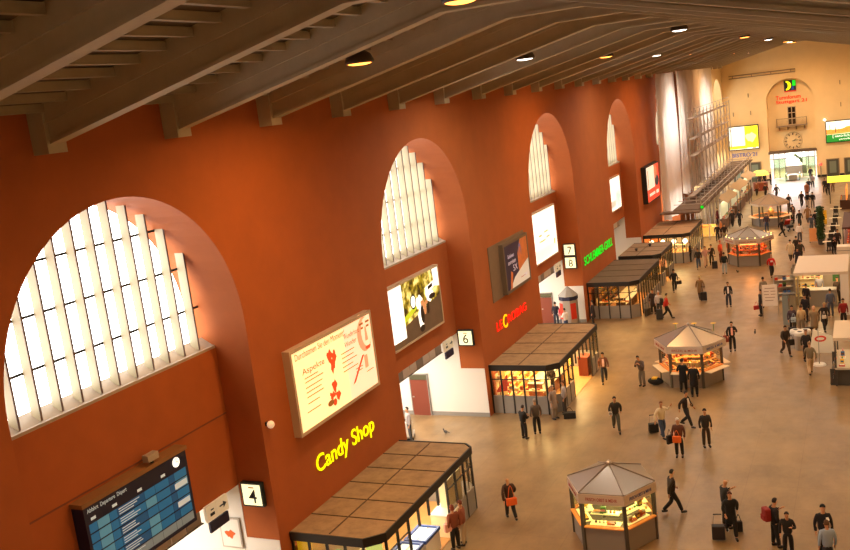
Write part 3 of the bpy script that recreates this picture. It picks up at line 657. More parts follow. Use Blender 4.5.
cl = thing('wall_clock', 'large ring of hour marks forming the clock over the end doorway', 'clock', (8.78, END+1.08, 5.15))
mb = MB(); N = 40
for i in range(N):
    a, b = 2*PI*i/N, 2*PI*(i+1)/N
    mb.obox((1.18*math.cos((a+b)/2), -.06, 1.18*math.sin((a+b)/2)), (.035, .05, 1.18*2*PI/N+.01), ry=-(a+b)/2)
mb.build('ring', BRN, cl)
for i in range(12):
    a = PI/6*i; MB().obox((.93*math.cos(a), -.06, .93*math.sin(a)), (.28, .05, .12), ry=-a).build('hour_mark', mat('dark hour mark', '#5f4c38', .6), cl)
MB().obox((.22*math.sin(1.1), -.1, .22*math.cos(1.1)), (.07, .04, .55), ry=1.1).build('hour_hand', BLACKM, cl)
MB().obox((.3*math.sin(1.45), -.13, .3*math.cos(1.45)), (.05, .04, .8), ry=1.45).build('minute_hand', BLACKM, cl)
def end_board(label, x0, x1, z0, z1, mats, art):
    r = thing('advert_billboard', label, 'billboard', (x0, END-.35, z0)); w = x1-x0; h = z1-z0
    mb = MB(); mb.box(0, w, 0, .35, 0, h); mb.build('frame', BLACKM, r)
    f = MB(); f.box(.1, w-.1, -.02, 0, .12, h-.12, k=0)
    for i, (k, pts) in enumerate(art):
        if not isinstance(pts[0], tuple): u0, v0, u1, v1 = pts; pts = [(u0, v0), (u1, v0), (u1, v1), (u0, v1)]
        f.add([(.1+u*(w-.2), -.022-.002*i, .12+v*(h-.24)) for u, v in pts], [tuple(range(len(pts)))], k)
    f.build('poster', mats, r); return r
YF = E_('yellow film', '#f2e02c', 1.1, .15, 1.5)
end_board('backlit white and yellow advert above the blue BISTRO 21 letters', .5, 4.5, 4.6, 7.95, [WH, YF, E_('pale lime film', '#eef0a0', 1.1), BR], [(1, (.54, .05, 1, 1)), (1, (0, .02, .6, .16)), (2, blob(.75, .5, .18, .2, 14, 0, .2)), (3, (.5, .3, .515, .95)), (3, (.8, .02, .92, .06))])
eb = end_board('backlit green, white and orange advert at the right of the end wall', 13.0, 18.2, 4.5, 7.45, [E_('cream white film', '#fdfbe0', 1.2), mat('backlit green film', '#1f8a2c', .4, emit=.7), E_('orange goods film', '#e9a040', .9, .4, 4), DK], [(2, [(0, .38), (1, .4), (1, .62), (.6, .7), (.3, .6), (0, .62)]), (1, (0, 0, 1, .37)), (3, (.08, .5, .1, .85)), (3, (.22, .45, .24, .72)), (2, blob(.12, .5, .05, .13, 12)), (2, blob(.3, .52, .06, .1, 12)), (2, blob(.55, .6, .12, .13, 12))])
text('lettering', '[ natürlich frisch ]', (.85, -.035, .62), WH, 3.6, .42, 'E', .003, .02, eb); text('lettering', 'genießen', (1.6, -.035, .28), WH, 1.7, .26, 'E', .003, .02, eb)
el = thing('end_wall_spotlight', 'white floodlight at the top corner of the green advert', 'light', (12.95, END-.3, 7.6)); MB().box(-.1, .1, 0, .3, -.05, .05).build('bracket', BLACKM, el); MB().ball((0, -.05, .05), .16, 10).build('globe', mat('bright globe', '#fff8e8', .4, emit=5), el, True)
hr = thing('wall_rail', 'long horizontal double pipe high on the end wall', 'rail', (1.0, END-.25, 14.5))
for z in (0, .35): MB().tube((0, 0, z), (8.6, 0, z), .06).build('pipe', BRN, hr)
for x in (.5, 3, 5.5, 8): MB().box(x-.03, x+.03, 0, .25, -.05, .4).build('bracket', BRN, hr)
for i, (x0, x1, h) in enumerate(((.85, 2.1, 2.75), (3.0, 4.45, 2.65), (13.0, 14.4, 2.25), (15.2, 16.8, 2.25))):
    d = thing('door_%d' % (4+i), None, None, (x0, END, 0)); d['kind'] = 'structure'; w = x1-x0
    mb = MB(); mb.box(-.12, 0, -.1, 0, 0, h+.12); mb.box(w, w+.12, -.1, 0, 0, h+.12); mb.box(-.12, w+.12, -.1, 0, h, h+.12); mb.build('frame', BRN, d)
    MB().box(0, w, -.06, -.0, 0, h).build('leaf', mat('dark green brown door', '#4a4a3a', .5), d)
    MB().box(w*.2, w*.8, -.07, -.06, h*.2, h*.9).build('pane', mat('grey door glass', '#77806e', .3), d)
for i, (x, z) in enumerate(((3.4, 12.0), (1.3, 9.6), (3.6, 9.6), (15.0, 12.4), (15.0, 9.5))):
    w_ = thing('wall_lamp', 'tiny brown slit lamp on the end wall, %s' % ['upper one left of the arch', 'outer lower one left of the arch', 'inner lower one left of the arch', 'upper one right of the arch', 'lower one right of the arch'][i], 'lamp', (x, END, z)); MB().box(-.05, .05, -.12, -.06, -.28, .28).build('shade', BRN, w_); MB().box(-.03, .03, -.07, 0, -.05, .05).build('bracket', BRN, w_)
# doorway beyond the end wall
g = thing('glass_vestibule', 'bright glazed doorway screen under the clock', 'door screen', (8.7, END+1.6, 0))
for x in (-2.6, -1.9, -1.1, 1.1, 1.9, 2.7): MB().box(x-.05, x+.05, -.05, .05, 0, 3.6).build('post', mat('steel post', '#6a6458', .4), g)
MB().box(-3, 3, -.06, .06, 2.7, 2.82).build('transom', mat('steel post', '#6a6458', .4), g)
MB().box(-2.6, -1.1, -.01, .01, .05, 2.7).build('pane', glass_mat('greenish glass', '#cfe0cc', .1), g)
MB().box(1.1, 2.7, -.01, .01, .05, 2.7).build('pane', glass_mat('greenish glass', '#cfe0cc', .1), g)
ab = thing('advert_lightbox', 'bright lightbox with a dark arrow shape seen through the end doorway', 'billboard', (8.9, END+4, .2))
MB().box(-1.5, 1.3, 0, .3, .0, 3.2).build('case', SILVER, ab)
MB().box(-1.4, 1.2, -.02, 0, 1.2, 3.1).build('face', WH, ab)
MB().add([(-.6, -.03, 2.7), (-.1, -.03, 2.9), (.7, -.03, 2.2), (.8, -.03, 1.6), (.5, -.03, 1.6), (.4, -.03, 2.0), (-.1, -.03, 2.5)], [tuple(range(7))]).build('arrow_shape', mat('dark olive print', '#3c4a20', .5), ab)
es = thing('escalator', 'escalator handrails just inside the end doorway', 'escalator', (8.7, END-1.5, 0))
MB().box(-.9, .9, -.6, 1.6, 0, .12).build('base', mat('steel post', '#6a6458', .4), es)
for x in (-.85, .85):
    MB().box(x-.05, x+.05, -1.0, 1.6, .1, .9).build('balustrade', glass_mat('greenish glass', '#cfe0cc', .1), es)
    MB().box(x-.07, x+.07, -1.1, 1.6, .9, .98).build('handrail', mat('dark teal', '#2c4a44', .4), es)
MB().box(-.5, .5, -.3, 1.0, .12, .75).build('steps', SILVER, es)
bk = MB(); bk.quad((2, END+16, 0), (RW, END+16, 0), (RW, END+16, 6), (2, END+16, 6)); bk.quad((2, END+1.4, 4.4), (2, END+16, 4.4), (RW, END+16, 4.4), (RW, END+1.4, 4.4)); bk.quad((2, END+1.4, 0), (2, END+16, 0), (2, END+16, 4.4), (2, END+1.4, 4.4)); bk.quad((16, END+1.4, 0), (16, END+16, 0), (16, END+16, 4.4), (16, END+1.4, 4.4))
struct(bk.build('wall_beyond', WHITE))
light('AREA', (8.7, END+7, 4.2), 6000, '#f4f6ff', 8, (0, 0, 0), None, 8, name='foyer_light')

# ------------------------------------------------------------------ scaffold with drapes
SHEET = cloth_sheet_mat('white drape', '#efe6dd', .5)
def drape(x, y0, y1, z0, z1, label, ph):
    mb = MB(); ny, nz = int((y1-y0)*6), 14; vs = []
    for j in range(nz+1):
        v = j/nz
        for i in range(ny+1):
            u = i/ny; y = y0+(y1-y0)*u
            a = .10+.13*(1-v)
            y -= (1.15*math.sin(PI*min(1, max(0, ((z0+(z1-z0)*v)-8.0)/8.0)))*(1-u)**6 if y0 < 90 else 0)
            vs.append((x+a*math.sin(y*3.1+ph+1.2*v)+.07*math.sin(y*7.7+ph*2)+.15*math.sin(v*5+ph)*(u-.5), y+.12*math.sin(v*6+ph+u*3)*(1-v), z0+(z1-z0)*v+(.15*math.sin(y*2+ph) if j == 0 else 0)))
    mb.add(vs, [(j*(ny+1)+i, j*(ny+1)+i+1, (j+1)*(ny+1)+i+1, (j+1)*(ny+1)+i) for j in range(nz) for i in range(ny)])
    o = mb.build('scaffold_drape', SHEET, None, True)
    return tag(o, label, 'drape', 'white drapes hung from the roof')
drape(.75, 88.4, 97.2, 2.6, 16.35, 'white full height drape nearest the red poster case', 0)
drape(1.05, 96.9, 105.3, 4.0, 16.4, 'white drape second from the terracotta wall', 1.7)
drape(1.2, 104.9, 119.5, 4.0, 16.35, 'white drape nearest the end wall', 3.1)
sc = thing('scaffold', 'steel scaffold with braces and platforms before the white drapes', 'scaffold', (1.8, 92, 0))
STEEL = mat('scaffold steel', '#a89a90', .5)
PLK = mat('scaffold plank', '#6a5340', .8, var=.2)
for i in range(12):
    for x in (0, 1.1):
        MB().tube((x, i*2.6+.6, 0), (x, i*2.6+.6, 12.2 if i > 1 else 4.5), .045, 6).build('upright', STEEL, sc)
for z in (4.3, 8.0, 9.6, 11.6):
    a = .4 if z < 5 else 3.0
    MB().box(.35, .95, a, 29.4, z, z+.07).build('platform', mat('pale scaffold plank', '#a08c7c', .8, var=.2), sc)
    for dz in (.5, 1.0): MB().tube((1.1, a, z+dz), (1.1, 29.4, z+dz), .03, 6).build('guard_rail', STEEL, sc)
for i in range(1, 11):
    for j, z in enumerate((4.3, 6.2, 8.1, 9.8)):
        MB().tube((1.1, i*2.6+.6, z+1.8), (1.1, (i+1)*2.6+.6, z), .025, 5).build('brace', STEEL, sc)
# protective deck over the shops
dk = bpy.data.objects.new('deck', None); COL.objects.link(dk); dk.parent = sc; dk.location = (.8, -6, 3.6)
MB().box(-1.15, 1.5, 2.1, 46, 0, .12).build('platform', PLK, dk)
MB().box(-2.1, 1.5, .6, 2.1, -.05, .07).build('front_platform', PLK, dk)
for x in (1.45,):
    for z in (.45, .95): MB().tube((x, 2, z), (x, 46, z), .05, 6).build('guard_rail', STEEL, dk)
for i in range(18): MB().tube((1.45, 2+i*2.5, .1), (1.45, 2+i*2.5, 1.0), .035, 6).build('rail_post', STEEL, dk)
for i in range(18): MB().tube((-1.1, 2.5+i*2.4, .55), (1.4, 2.5+i*2.4, .55), .04, 6).build('cross_tube', STEEL, dk)
for i in range(1, 12): MB().tube((1.4, 2.4+i*3.8, -3.6), (1.4, 2.4+i*3.8, 0), .05, 6).build('support_leg', STEEL, dk)
gsn = thing('exit_sign', 'tiny green lit escape sign at the near end of the scaffold deck', 'sign', (4.15, 87.9, 3.75)); MB().box(-.15, .15, -.04, .04, 0, .3).build('case', BLACKM, gsn); MB().box(-.13, .13, -.05, -.04, .03, .27).build('face', GRN, gsn)
AWN = cloth_sheet_mat('cream awning', '#c9ae8c', .2)
for i, (y0, y1, x0, x1) in enumerate(((98.5, 106, 4.15, 5.1), (107.5, 116, 4.15, 5.2), (117.5, 124, 4.15, 5.3))):
    a = thing('awning_stall', 'cream sloping awning of the %s market stall under the scaffold' % ['first', 'second', 'third', 'fourth'][i], 'market stall', (x0, y0, 0)); L = y1-y0; w = x1-x0
    mb = MB(); n = 8
    for k in range(n):
        t0, t1 = k/n, (k+1)/n; s0, s1 = .12*math.sin(PI*t0*2), .12*math.sin(PI*t1*2)
        mb.add([(0, L*t0, 3.15+s0), (w, L*t0, 2.65+s0), (w, L*t1, 2.65+s1), (0, L*t1, 3.15+s1), (0, L*t0, 3.19+s0), (w, L*t0, 2.69+s0), (w, L*t1, 2.69+s1), (0, L*t1, 3.19+s1)], [(3, 2, 1, 0), (4, 5, 6, 7), (0, 1, 5, 4), (2, 3, 7, 6), (1, 2, 6, 5), (0, 4, 7, 3)])
    mb.build('awning', AWN, a)
    for yy in (.1, L-.1): MB().tube((w-.05, yy, 0), (w-.05, yy, 2.75), .035, 6).build('post', BLACKM, a)
    MB().box(.0, .6, .3, L-.3, 0, 1.0).build('counter', mat('stall counter', '#6a4a30', .6), a)
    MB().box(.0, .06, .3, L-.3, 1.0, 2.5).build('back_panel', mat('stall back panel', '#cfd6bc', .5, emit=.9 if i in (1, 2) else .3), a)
    light('AREA', (.35, L/2, 2.6), 60, '#ffe8b8', .5, (0, 0, 0), a, L*.7)
    for k in range(10): put(random.choice(['fruit', 'box', 'pack', 'bottle']), random.choice([0, 1, 2, 3, 6]), x0+.35+random.uniform(-.15, .15), y0+.6+k*(L-1.2)/9, 1.001, random.uniform(0, 3), 'on market stall %s' % ['one', 'two', 'three', 'four'][i])
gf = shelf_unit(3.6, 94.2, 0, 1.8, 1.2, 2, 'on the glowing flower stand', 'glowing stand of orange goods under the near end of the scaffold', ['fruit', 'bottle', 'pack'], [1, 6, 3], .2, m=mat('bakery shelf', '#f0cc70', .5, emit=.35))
light('POINT', (3.6, 93.6, 1.9), 60, '#ffb850', .1)
# ------------------------------------------------------------------ hexagonal kiosks
KROOF = mat('satin grey kiosk roof', '#958a7e', .28, metal=.35)
KGREY = mat('kiosk grey panel', '#8b8178', .5)
KPOST = mat('kiosk dark post', '#4c463f', .5)
KFAS = mat('kiosk pale fascia', '#cbb9a8', .5)
LEDGE = mat('kiosk orange ledge', '#e08a3a', .5, emit=.25)
def hexpts(r, a0=0): return [(r*math.cos(a0+PI/3*i), r*math.sin(a0+PI/3*i)) for i in range(6)]
def kiosk(x, y, rz, label, R=1.55, he=2.25, apex=2.95, RR=1.72, power=150, glow='#ffd070', kinds=('box', 'fruit', 'pack'), cols=(1, 6, 0, 3), where='in a kiosk', fasc='FRISCH OBST & MEHR', ledges=False, open_=False, roofm=None, shelfm=None, tube=None, tubecol=None, z_led=.9):
    r = thing('hexagonal_kiosk', label, 'kiosk', (x, y, 0), rz)
    roofm = roofm or KROOF
    P = hexpts(R); Q = hexpts(RR)
    top = 2.95 if apex is None else apex
    for i in range(6):
        a, b = Q[i], Q[(i+1) % 6]
        c = (.0, .0)
        MB().add([(a[0], a[1], he), (b[0], b[1], he), (0, 0, top), (a[0], a[1], he-.03), (b[0], b[1], he-.03), (0, 0, top-.03)], [(0, 1, 2), (5, 4, 3), (0, 3, 4, 1)]).build('roof_facet', roofm, r)
        MB().tube((a[0], a[1], he+.01), (0, 0, top+.02), .025, 6).build('roof_rib', KGREY, r)
        m = ((a[0]+b[0])/2, (a[1]+b[1])/2); ln = math.hypot(b[0]-a[0], b[1]-a[1]); ang = math.atan2(b[1]-a[1], b[0]-a[0])
        hf = .36 if not open_ else .2
        f = MB().obox((m[0], m[1], he-.03-hf/2), (ln, .05, hf), ang).build('fascia_panel', KFAS, r)
        if fasc and i in (3, 4, 5):
            me = text_mesh(fasc, ln*.7, .12, .004, .03)
            M = Matrix.Translation((m[0], m[1], he-.03-hf/2)) @ Matrix.Rotation(ang, 4, 'Z') @ Matrix.Translation((-ln*.35, -.03, -.06)) @ Matrix.Rotation(PI/2, 4, 'X')
            me.transform(M); me.materials.clear(); me.materials.append(mat('kiosk red print', '#a02818', .5) if i != 5 else mat('kiosk blue print', '#223a8a', .5))
            o = bpy.data.objects.new('lettering', me); COL.objects.link(o); o.parent = f
        a, b = P[i], P[(i+1) % 6]; m = ((a[0]+b[0])/2, (a[1]+b[1])/2); ln = math.hypot(b[0]-a[0], b[1]-a[1])
        MB().obox((a[0], a[1], (he-.05)/2), (.13, .13, he-.05), PI/3*i).build('post', KPOST, r)
        nx, ny = m[0]/math.hypot(*m), m[1]/math.hypot(*m)
        MB().obox((m[0], m[1], z_led/2), (ln-.12, .06, z_led-.02), ang).build('base_panel', KGREY, r)
        MB().obox((m[0]+nx*.04, m[1]+ny*.04, z_led+.02), (ln-.1, .16, .05), ang).build('ledge', LEDGE, r)
        if ledges: MB().obox((m[0]+nx*.3, m[1]+ny*.3, z_led-.02), (ln-.1, .4, .04), ang, rx=.0).build('fold_out_shelf', mat('pale shelf', '#e8d4b0', .5), r)
        if not open_:
            MB().obox((m[0], m[1], (z_led+he-.4)/2+.02), (ln-.14, .01, he-.4-z_led), ang).build('pane', GLASS, r)
            for k, (zz, off) in enumerate(((z_led+.06, .22), (z_led+.42, .32))):
                MB().obox((m[0]-nx*off, m[1]-ny*off, zz), (ln-.3-off*.6, .34, .03), ang).build('display_tray', shelfm or mat('lit display tray', '#fff0a0', .4, emit=.9), r)
                n = 6
                for j in range(n):
                    t = (j-(n-1)/2)*(ln-.55-off*.6)/n; lx = m[0]-nx*(off-.04)+math.cos(ang)*t; ly = m[1]-ny*(off-.04)+math.sin(ang)*t
                    c, s = math.cos(rz), math.sin(rz)
                    if i >= 3 or j % 2 == 0: put(random.choice(kinds), random.choice(cols), x+lx*c-ly*s, y+lx*s+ly*c, zz+.016, rz+ang, where)
            MB().obox((m[0]-nx*.16, m[1]-ny*.16, he-.48), (ln-.4, .05, .04), ang).build('light_tube', mat('green white tube', '#e8ffb0', .4, emit=6) if tubecol is None else tubecol, r)
    MB().lathe((0, 0, top-.02), [(.1, 0), (.1, .08), (.03, .14)], 10).build('finial', SILVER, r)
    MB().prism(hexpts(R-.05), .0, .02).build('kiosk_floor', KGREY, r)
    light('POINT', (0, 0, he-.35), power, glow, .25, parent=r)
    return r
kiosk(9.3, 31.05, 0, 'nearest hexagonal kiosk, grey cone roof and glowing yellow fruit display', R=1.5, he=2.2, apex=2.78, RR=1.6, power=200, glow='#fff0a0', kinds=('box', 'fruit', 'pack', 'fruit'), cols=(1, 6, 7, 3, 2), where='in the nearest hexagonal kiosk')
kiosk(9.15, 49.2, 0, 'second hexagonal kiosk, grey roof and fold-out shelves, two people in black before it', R=1.6, he=2.3, apex=3.05, RR=1.85, power=240, glow='#ffb860', kinds=('box', 'roll', 'pack', 'bottle'), cols=(0, 6, 7, 1, 3), where='in the second hexagonal kiosk', ledges=True, fasc='BREZEL & MEHR', shelfm=mat('warm display tray', '#ffc070', .4, emit=.6), tubecol=mat('warm tube', '#ffc070', .4, emit=6))
kk3 = kiosk(8.9, 80.4, .05, 'third hexagonal kiosk, string of lights on its roof and a red glowing window', R=1.65, he=2.3, apex=3.05, RR=1.95, power=220, glow='#ff9a50', kinds=('box', 'magazine', 'pack', 'bottle'), cols=(0, 6, 1, 3), where='in the third hexagonal kiosk', fasc='SÜSSES & MEHR', shelfm=mat('red display tray', '#ff7040', .4, emit=.6), tubecol=mat('warm tube', '#ffc070', .4, emit=6))
k3 = bpy.data.objects.new('fairy_lights', None); COL.objects.link(k3); k3.parent = kk3; k3.location = (0, 0, 2.42)
for i in range(6):
    a, b = hexpts(1.95)[i], hexpts(1.95)[(i+1) % 6]
    MB().tube((a[0], a[1], 0), (b[0], b[1], 0), .012, 5).build('cable', BLACKM, k3)
    for t in (.2, .5, .8): MB().ball((a[0]+(b[0]-a[0])*t, a[1]+(b[1]-a[1])*t, -.04), .045, 8).build('bulb', mat('warm bulb', '#ffd080', .4, emit=5), k3)
kiosk(8.85, 100.3, 0, 'fourth kiosk, an open stand with a brown tent roof and bright counter top', R=1.75, he=2.25, apex=3.1, RR=1.85, power=160, glow='#ffc070', open_=True, fasc='', roofm=mat('brown tent roof', '#a88868', .7), where='on the fourth kiosk', ledges=True)
for i in range(3):
    fl = thing('flower_ornament', 'yellow flower ornament behind the roof of the second kiosk, %s' % ['to its left', 'on its rim', 'to its right'][i], 'flower', (8.2+i*1.0, 50.7, 2.3)); MB().tube((0, 0, 0), (0, 0, .4), .02, 6).build('stem', PROD[2], fl); MB().lathe((0, 0, .4), [(.03, 0), (.16, .03), (.03, .06)], 8).build('flower_head', PROD[1], fl)
def lampshade_stand(x, y, label):
    r = thing('market_stand', label, 'market stand', (x, y, 0))
    MB().lathe((0, 0, 2.0), [(1.1, 0), (1.0, .3), (.6, .55), (.1, .62)], 16).build('canopy', mat('glowing yellow canopy', '#ffe860', .5, emit=1.1), r)
    MB().tube((0, 0, 0), (0, 0, 2.2), .05).build('pole', BLACKM, r)
    MB().lathe((0, 0, 0), [(.9, 0), (.9, 1.0), (.95, 1.0), (.95, 1.05)], 12).build('counter', mat('stand red', '#8a3a1c', .6), r)
lampshade_stand(5.3, 128, 'round stand with a glowing yellow canopy by the far end doors')
# ------------------------------------------------------------------ pavilion on the right
pv = thing('white_pavilion', 'white cube pavilion with flat roof slab and open glazed front', 'pavilion', (13.5, 62.6, 0))
PW = mat('pavilion white', '#d8c9b6', .5)
MB().box(0, 3.2, 0, 5.6, 2.62, 2.8).build('roof', PW, pv); MB().box(2.72, 3.2, 0, 5.6, 0, 2.62).build('side_wall', mat('pavilion white side', '#e6e2da', .5), pv)
MB().box(0, 2.72, 5.45, 5.6, 0, 2.62).build('back_wall', mat('pavilion back glass frame', '#a09284', .5), pv); MB().box(0, .06, .1, 5.4, .1, 2.6).build('side_pane', GLASS, pv)
for yy in (.05, 2.7, 5.4): MB().box(0, .1, yy-.04, yy+.04, 0, 2.62).build('post', SILVER, pv)
MB().box(.4, 2.4, 2.2, 3.0, 0.02, 1.1).build('counter', KGREY, pv); MB().box(.4, 2.4, 2.15, 3.05, 1.1, 1.15).build('worktop', SILVER, pv)
MB().box(.3, 1.0, 5.3, 5.44, 1.2, 2.2).build('menu_board', mat('menu board amber', '#e0a860', .5, emit=.5), pv); MB().box(1.3, 1.9, 5.3, 5.44, 1.6, 2.1).build('menu_screen', mat('menu screen blue', '#58a8d8', .5, emit=.8), pv); MB().box(2.1, 2.5, 5.3, 5.44, 1.0, 2.3).build('green_panel', mat('pavilion green', '#3a6a30', .5), pv)
light('AREA', (1.4, 2.9, 2.58), 160, '#ffd8a0', 2, (0, 0, 0), pv, 3)
shelf_unit(14.0, 67.6, 0, 2.0, 1.6, 3, 'in the white pavilion', 'shelf with bottles behind the pavilion counter', ['bottle', 'box', 'roll'], [7, 6, 2, 1], .3)
pb = thing('poster_stand', 'white poster board standing on two thin legs', 'poster stand', (12.05, 62.3, 0), .12)
MB().box(-.5, .5, -.03, .03, .75, 2.15).build('board', mat('poster white', '#f0e6dc', .5), pb)
for x in (-.48, .48): MB().box(x-.02, x+.02, -.04, .04, 0, 2.2).build('leg', SILVER, pb)
mb = MB()
for i, (u, v, w) in enumerate([(-.3, 1.9, .6), (-.35, 1.7, .3), (.05, 1.7, .3), (-.35, 1.5, .3), (.05, 1.5, .3), (-.3, 1.3, .6), (-.3, 1.1, .5)]): mb.box(u, u+w, -.034, -.031, v, v+.05)
mb.build('print', mat('faint print', '#b49c8c', .6), pb)
for i, (x, y) in enumerate(((12.6, 66.5), (13.1, 69.5))):
    shelf_unit(x, y, PI/2 if i else .2, 1.3, 1.8, 4, 'on the pavilion postcard rack', '%s grey postcard rack left of the white pavilion' % ['nearer', 'farther'][i], ['magazine', 'pack'], [4, 3, 0, 8], .26, depth=.4, name='postcard_rack', m=SILVER)
tv = thing('ticket_machine', 'pair of tall grey glass columns left of the pavilion counter', 'machine', (13.25, 60.6, 0))
for dx in (-.32, .1): MB().box(dx, dx+.36, -.25, .25, 0, 1.9).build('cabinet', mat('blue grey cabinet %g' % dx, '#8f9a9c' if dx < 0 else '#9a9078', .3, metal=.3), tv)
MB().box(-.34, .48, -.27, .27, 1.9, 1.95).build('top', KPOST, tv)
rb = thing('recycling_bin', 'white three lobed recycling bin with black openings', 'bin', (14.25, 55.2, 0))
for i in range(3):
    a = 2*PI*i/3+.5; c_ = (.3*math.cos(a), .3*math.sin(a))
    MB().lathe((c_[0], c_[1], 0), [(.27, 0), (.3, .85)], 12).build('drum', SILVER, rb); MB().lathe((c_[0], c_[1], .85), [(.32, 0), (.32, .12), (.28, .2)], 12).build('lid', WHITE, rb); MB().lathe((c_[0], c_[1], 1.045), [(.12, 0), (.12, .02)], 10).build('opening', BLACKM, rb)
# newspaper kiosk cut by the right frame edge
nk = thing('newspaper_stand', 'newspaper stand with a lit counter at the right frame edge', 'kiosk', (16.2, 48.4, 0))
MB().box(0, 2.4, 0, 3.4, 2.35, 2.5).build('roof', mat('stand roof', '#d8c6aa', .6), nk); MB().box(.2, 2.2, .2, 3.2, 0, .85).build('body', KPOST, nk)
MB().box(.05, 2.2, .05, 3.3, .85, .95).build('counter_ledge', mat('stand counter', '#bfae98', .5), nk); MB().box(.8, .9, .3, 3.2, .95, 2.3).build('back_shelf', mat('lit stand back', '#fff0b0', .5, emit=1.0), nk)
for yy in (.1, 3.25): MB().box(.05, .12, yy-.04, yy+.04, 0, 2.35).build('post', KPOST, nk)
for i in range(4): MB().box(-.16+.07*i-.06, -.06+.07*i+.03, .2, 3.25, (.1+i*.22)-.02, .1+i*.22+.018).build('rack_step', KPOST, nk)
for yy in (.2, 3.22): MB().box(-.2, .2, yy, yy+.03, 0, .85).build('rack_side', KPOST, nk)
for i in range(4):
    for j in range(7): put('magazine', (i*3+j*2) % 9, 16.2-.13+.07*i, 48.7+j*.42, .12+i*.22, PI/2, 'on the newspaper stand')
for j in range(6): put(['pack', 'box', 'bottle'][j % 3], j, 16.55, 48.8+j*.45, .952, 0, 'on the newspaper stand counter')
fg = thing('advert_flag', 'white tilted advert board with a red oval mark beside the newspaper stand', 'flag', (15.35, 52.0, 0), .25)
MB().tube((0, 0, 0), (0, 0, 2.0), .03).build('pole', SILVER, fg); MB().lathe((0, 0, 0), [(.35, 0), (.3, .08)], 14).build('foot', WHITE, fg)
MB().add([(-.45, -.02, .7), (.75, -.02, .6), (.7, -.02, 1.55), (-.25, -.02, 2.0), (-.45, .02, .7), (.75, .02, .6), (.7, .02, 1.55), (-.25, .02, 2.0)], [(0, 1, 2, 3), (7, 6, 5, 4), (0, 4, 5, 1), (1, 5, 6, 2), (2, 6, 7, 3), (3, 7, 4, 0)]).build('board', mat('flag white', '#f2e8dc', .6), fg)
mb = MB(); mb.add([(.1+u, -.025, 1.45+v) for u, v in blob(0, 0, .3, .17, 18)], [tuple(range(18))], 0); mb.add([(.1+u, -.028, 1.45+v) for u, v in blob(0, 0, .2, .08, 18)], [tuple(range(18))], 1); mb.build('oval_mark', [mat('oval red', '#d83820', .5), mat('flag white', '#f2e8dc', .6)], fg)
# cafe corner farther right
def table(x, y, label):
    t = thing('cafe_table', label, 'table', (x, y, 0), group='oblong cafe tables at the right'); MB().box(-.55, .55, -.32, .32, .72, .76).build('tabletop', mat('pale tabletop', '#d8c8a8', .4), t)
    MB().tube((0, 0, 0), (0, 0, .72), .04).build('leg', BLACKM, t); MB().box(-.3, .3, -.2, .2, 0, .03).build('foot', BLACKM, t); return t
def chair(x, y, rz, label):
    c = thing('cafe_chair', label, 'chair', (x, y, 0), rz, group='dark cafe chairs at the right'); D_ = mat('dark chair', '#2e2620', .6)
    MB().box(-.21, .21, -.21, .21, .43, .47).build('seat', D_, c); MB().box(-.21, .21, -.22, -.19, .5, .88).build('backrest', D_, c)
    for px in (-.19, .19):
        for py in (-.19, .19): MB().box(px-.015, px+.015, py-.015, py+.015, 0, .43).build('leg', D_, c)
for i, (x, y) in enumerate(((14.9, 84.5), (14.9, 88.5), (14.95, 92.5), (15.0, 97), (14.9, 103))):
    o = ['nearest', 'second', 'third', 'fourth', 'farthest'][i]; table(x, y, '%s pale topped oblong cafe table' % o)
    for s, dd in ((1, 'beyond'), (-1, 'before')): chair(x, y+s*.65, 0 if s < 0 else PI, 'dark cafe chair just %s the %s cafe table' % (dd, o))
hp = thing('topiary_column', 'tall narrow green plant column beside the cafe tables', 'plant', (14.1, 87.5, 0))
MB().lathe((0, 0, 0), [(.25, 0), (.3, .45)], 12).build('pot', KPOST, hp)
mb = MB()
for i in range(420):
    a = random.uniform(0, 2*PI); z = random.uniform(.45, 3.3); rr = .3*random.uniform(.75, 1.1)
    mb.obox((rr*math.cos(a), rr*math.sin(a), z), (.14, .02, .1), random.uniform(0, 3), random.uniform(0, 3))
mb.lathe((0, 0, .45), [(.22, 0), (.24, 2.8), (.1, 2.95)], 10); mb.build('foliage', mat('dark green leaf', '#2c4a1c', .7, var=.3), hp)
bb = thing('notice_board', 'peach coloured board standing beside the plant column', 'board', (13.6, 88.5, 0)); MB().box(-.5, .5, -.03, .03, .1, 1.3).build('panel', mat('peach board', '#e8a468', .6), bb)
for x in (-.45, .45): MB().box(x-.03, x+.03, -.2, .2, 0, .08).build('foot', KPOST, bb)
rs = thing('red_bar', 'red lit bar counter with brown front at the right frame edge', 'bar', (16.0, 80, 0))
MB().box(0, 2.5, 0, 8, 0, 1.1).build('counter', mat('brown red bar', '#5a2414', .5), rs); MB().box(.8, .9, .2, 7.8, 1.1, 2.4).build('back_panel', mat('glowing orange back', '#ff8040', .5, emit=.9), rs); MB().box(0, 2.5, 0, 8, 2.5, 2.65).build('roof', mat('bar brown roof', '#4c2014', .6), rs)
for yy in (.1, 7.9): MB().box(.02, .1, yy-.05, yy+.05, 1.1, 2.5).build('post', KPOST, rs)
for j in range(9): put(random.choice(['bottle', 'box']), random.choice([0, 1, 6]), 16.35, 80.6+j*.8, 1.101, 0, 'on the red bar')
wb = thing('white_cabinet', 'white tiled cabinet with shelves behind the pavilion, cut by the frame edge', 'cabinet', (15.75, 73.6, 0)); MB().box(0, 1.6, 0, 1.0, 0, .5).build('plinth', KPOST, wb); MB().box(0, 1.6, 0, 1.0, .5, 2.3).build('body', mat('cabinet white', '#eadfce', .5), wb)
for z in (1.0, 1.5, 2.0): MB().box(-.01, 1.6, -.02, 0, z, z+.03).build('joint', KPOST, wb)
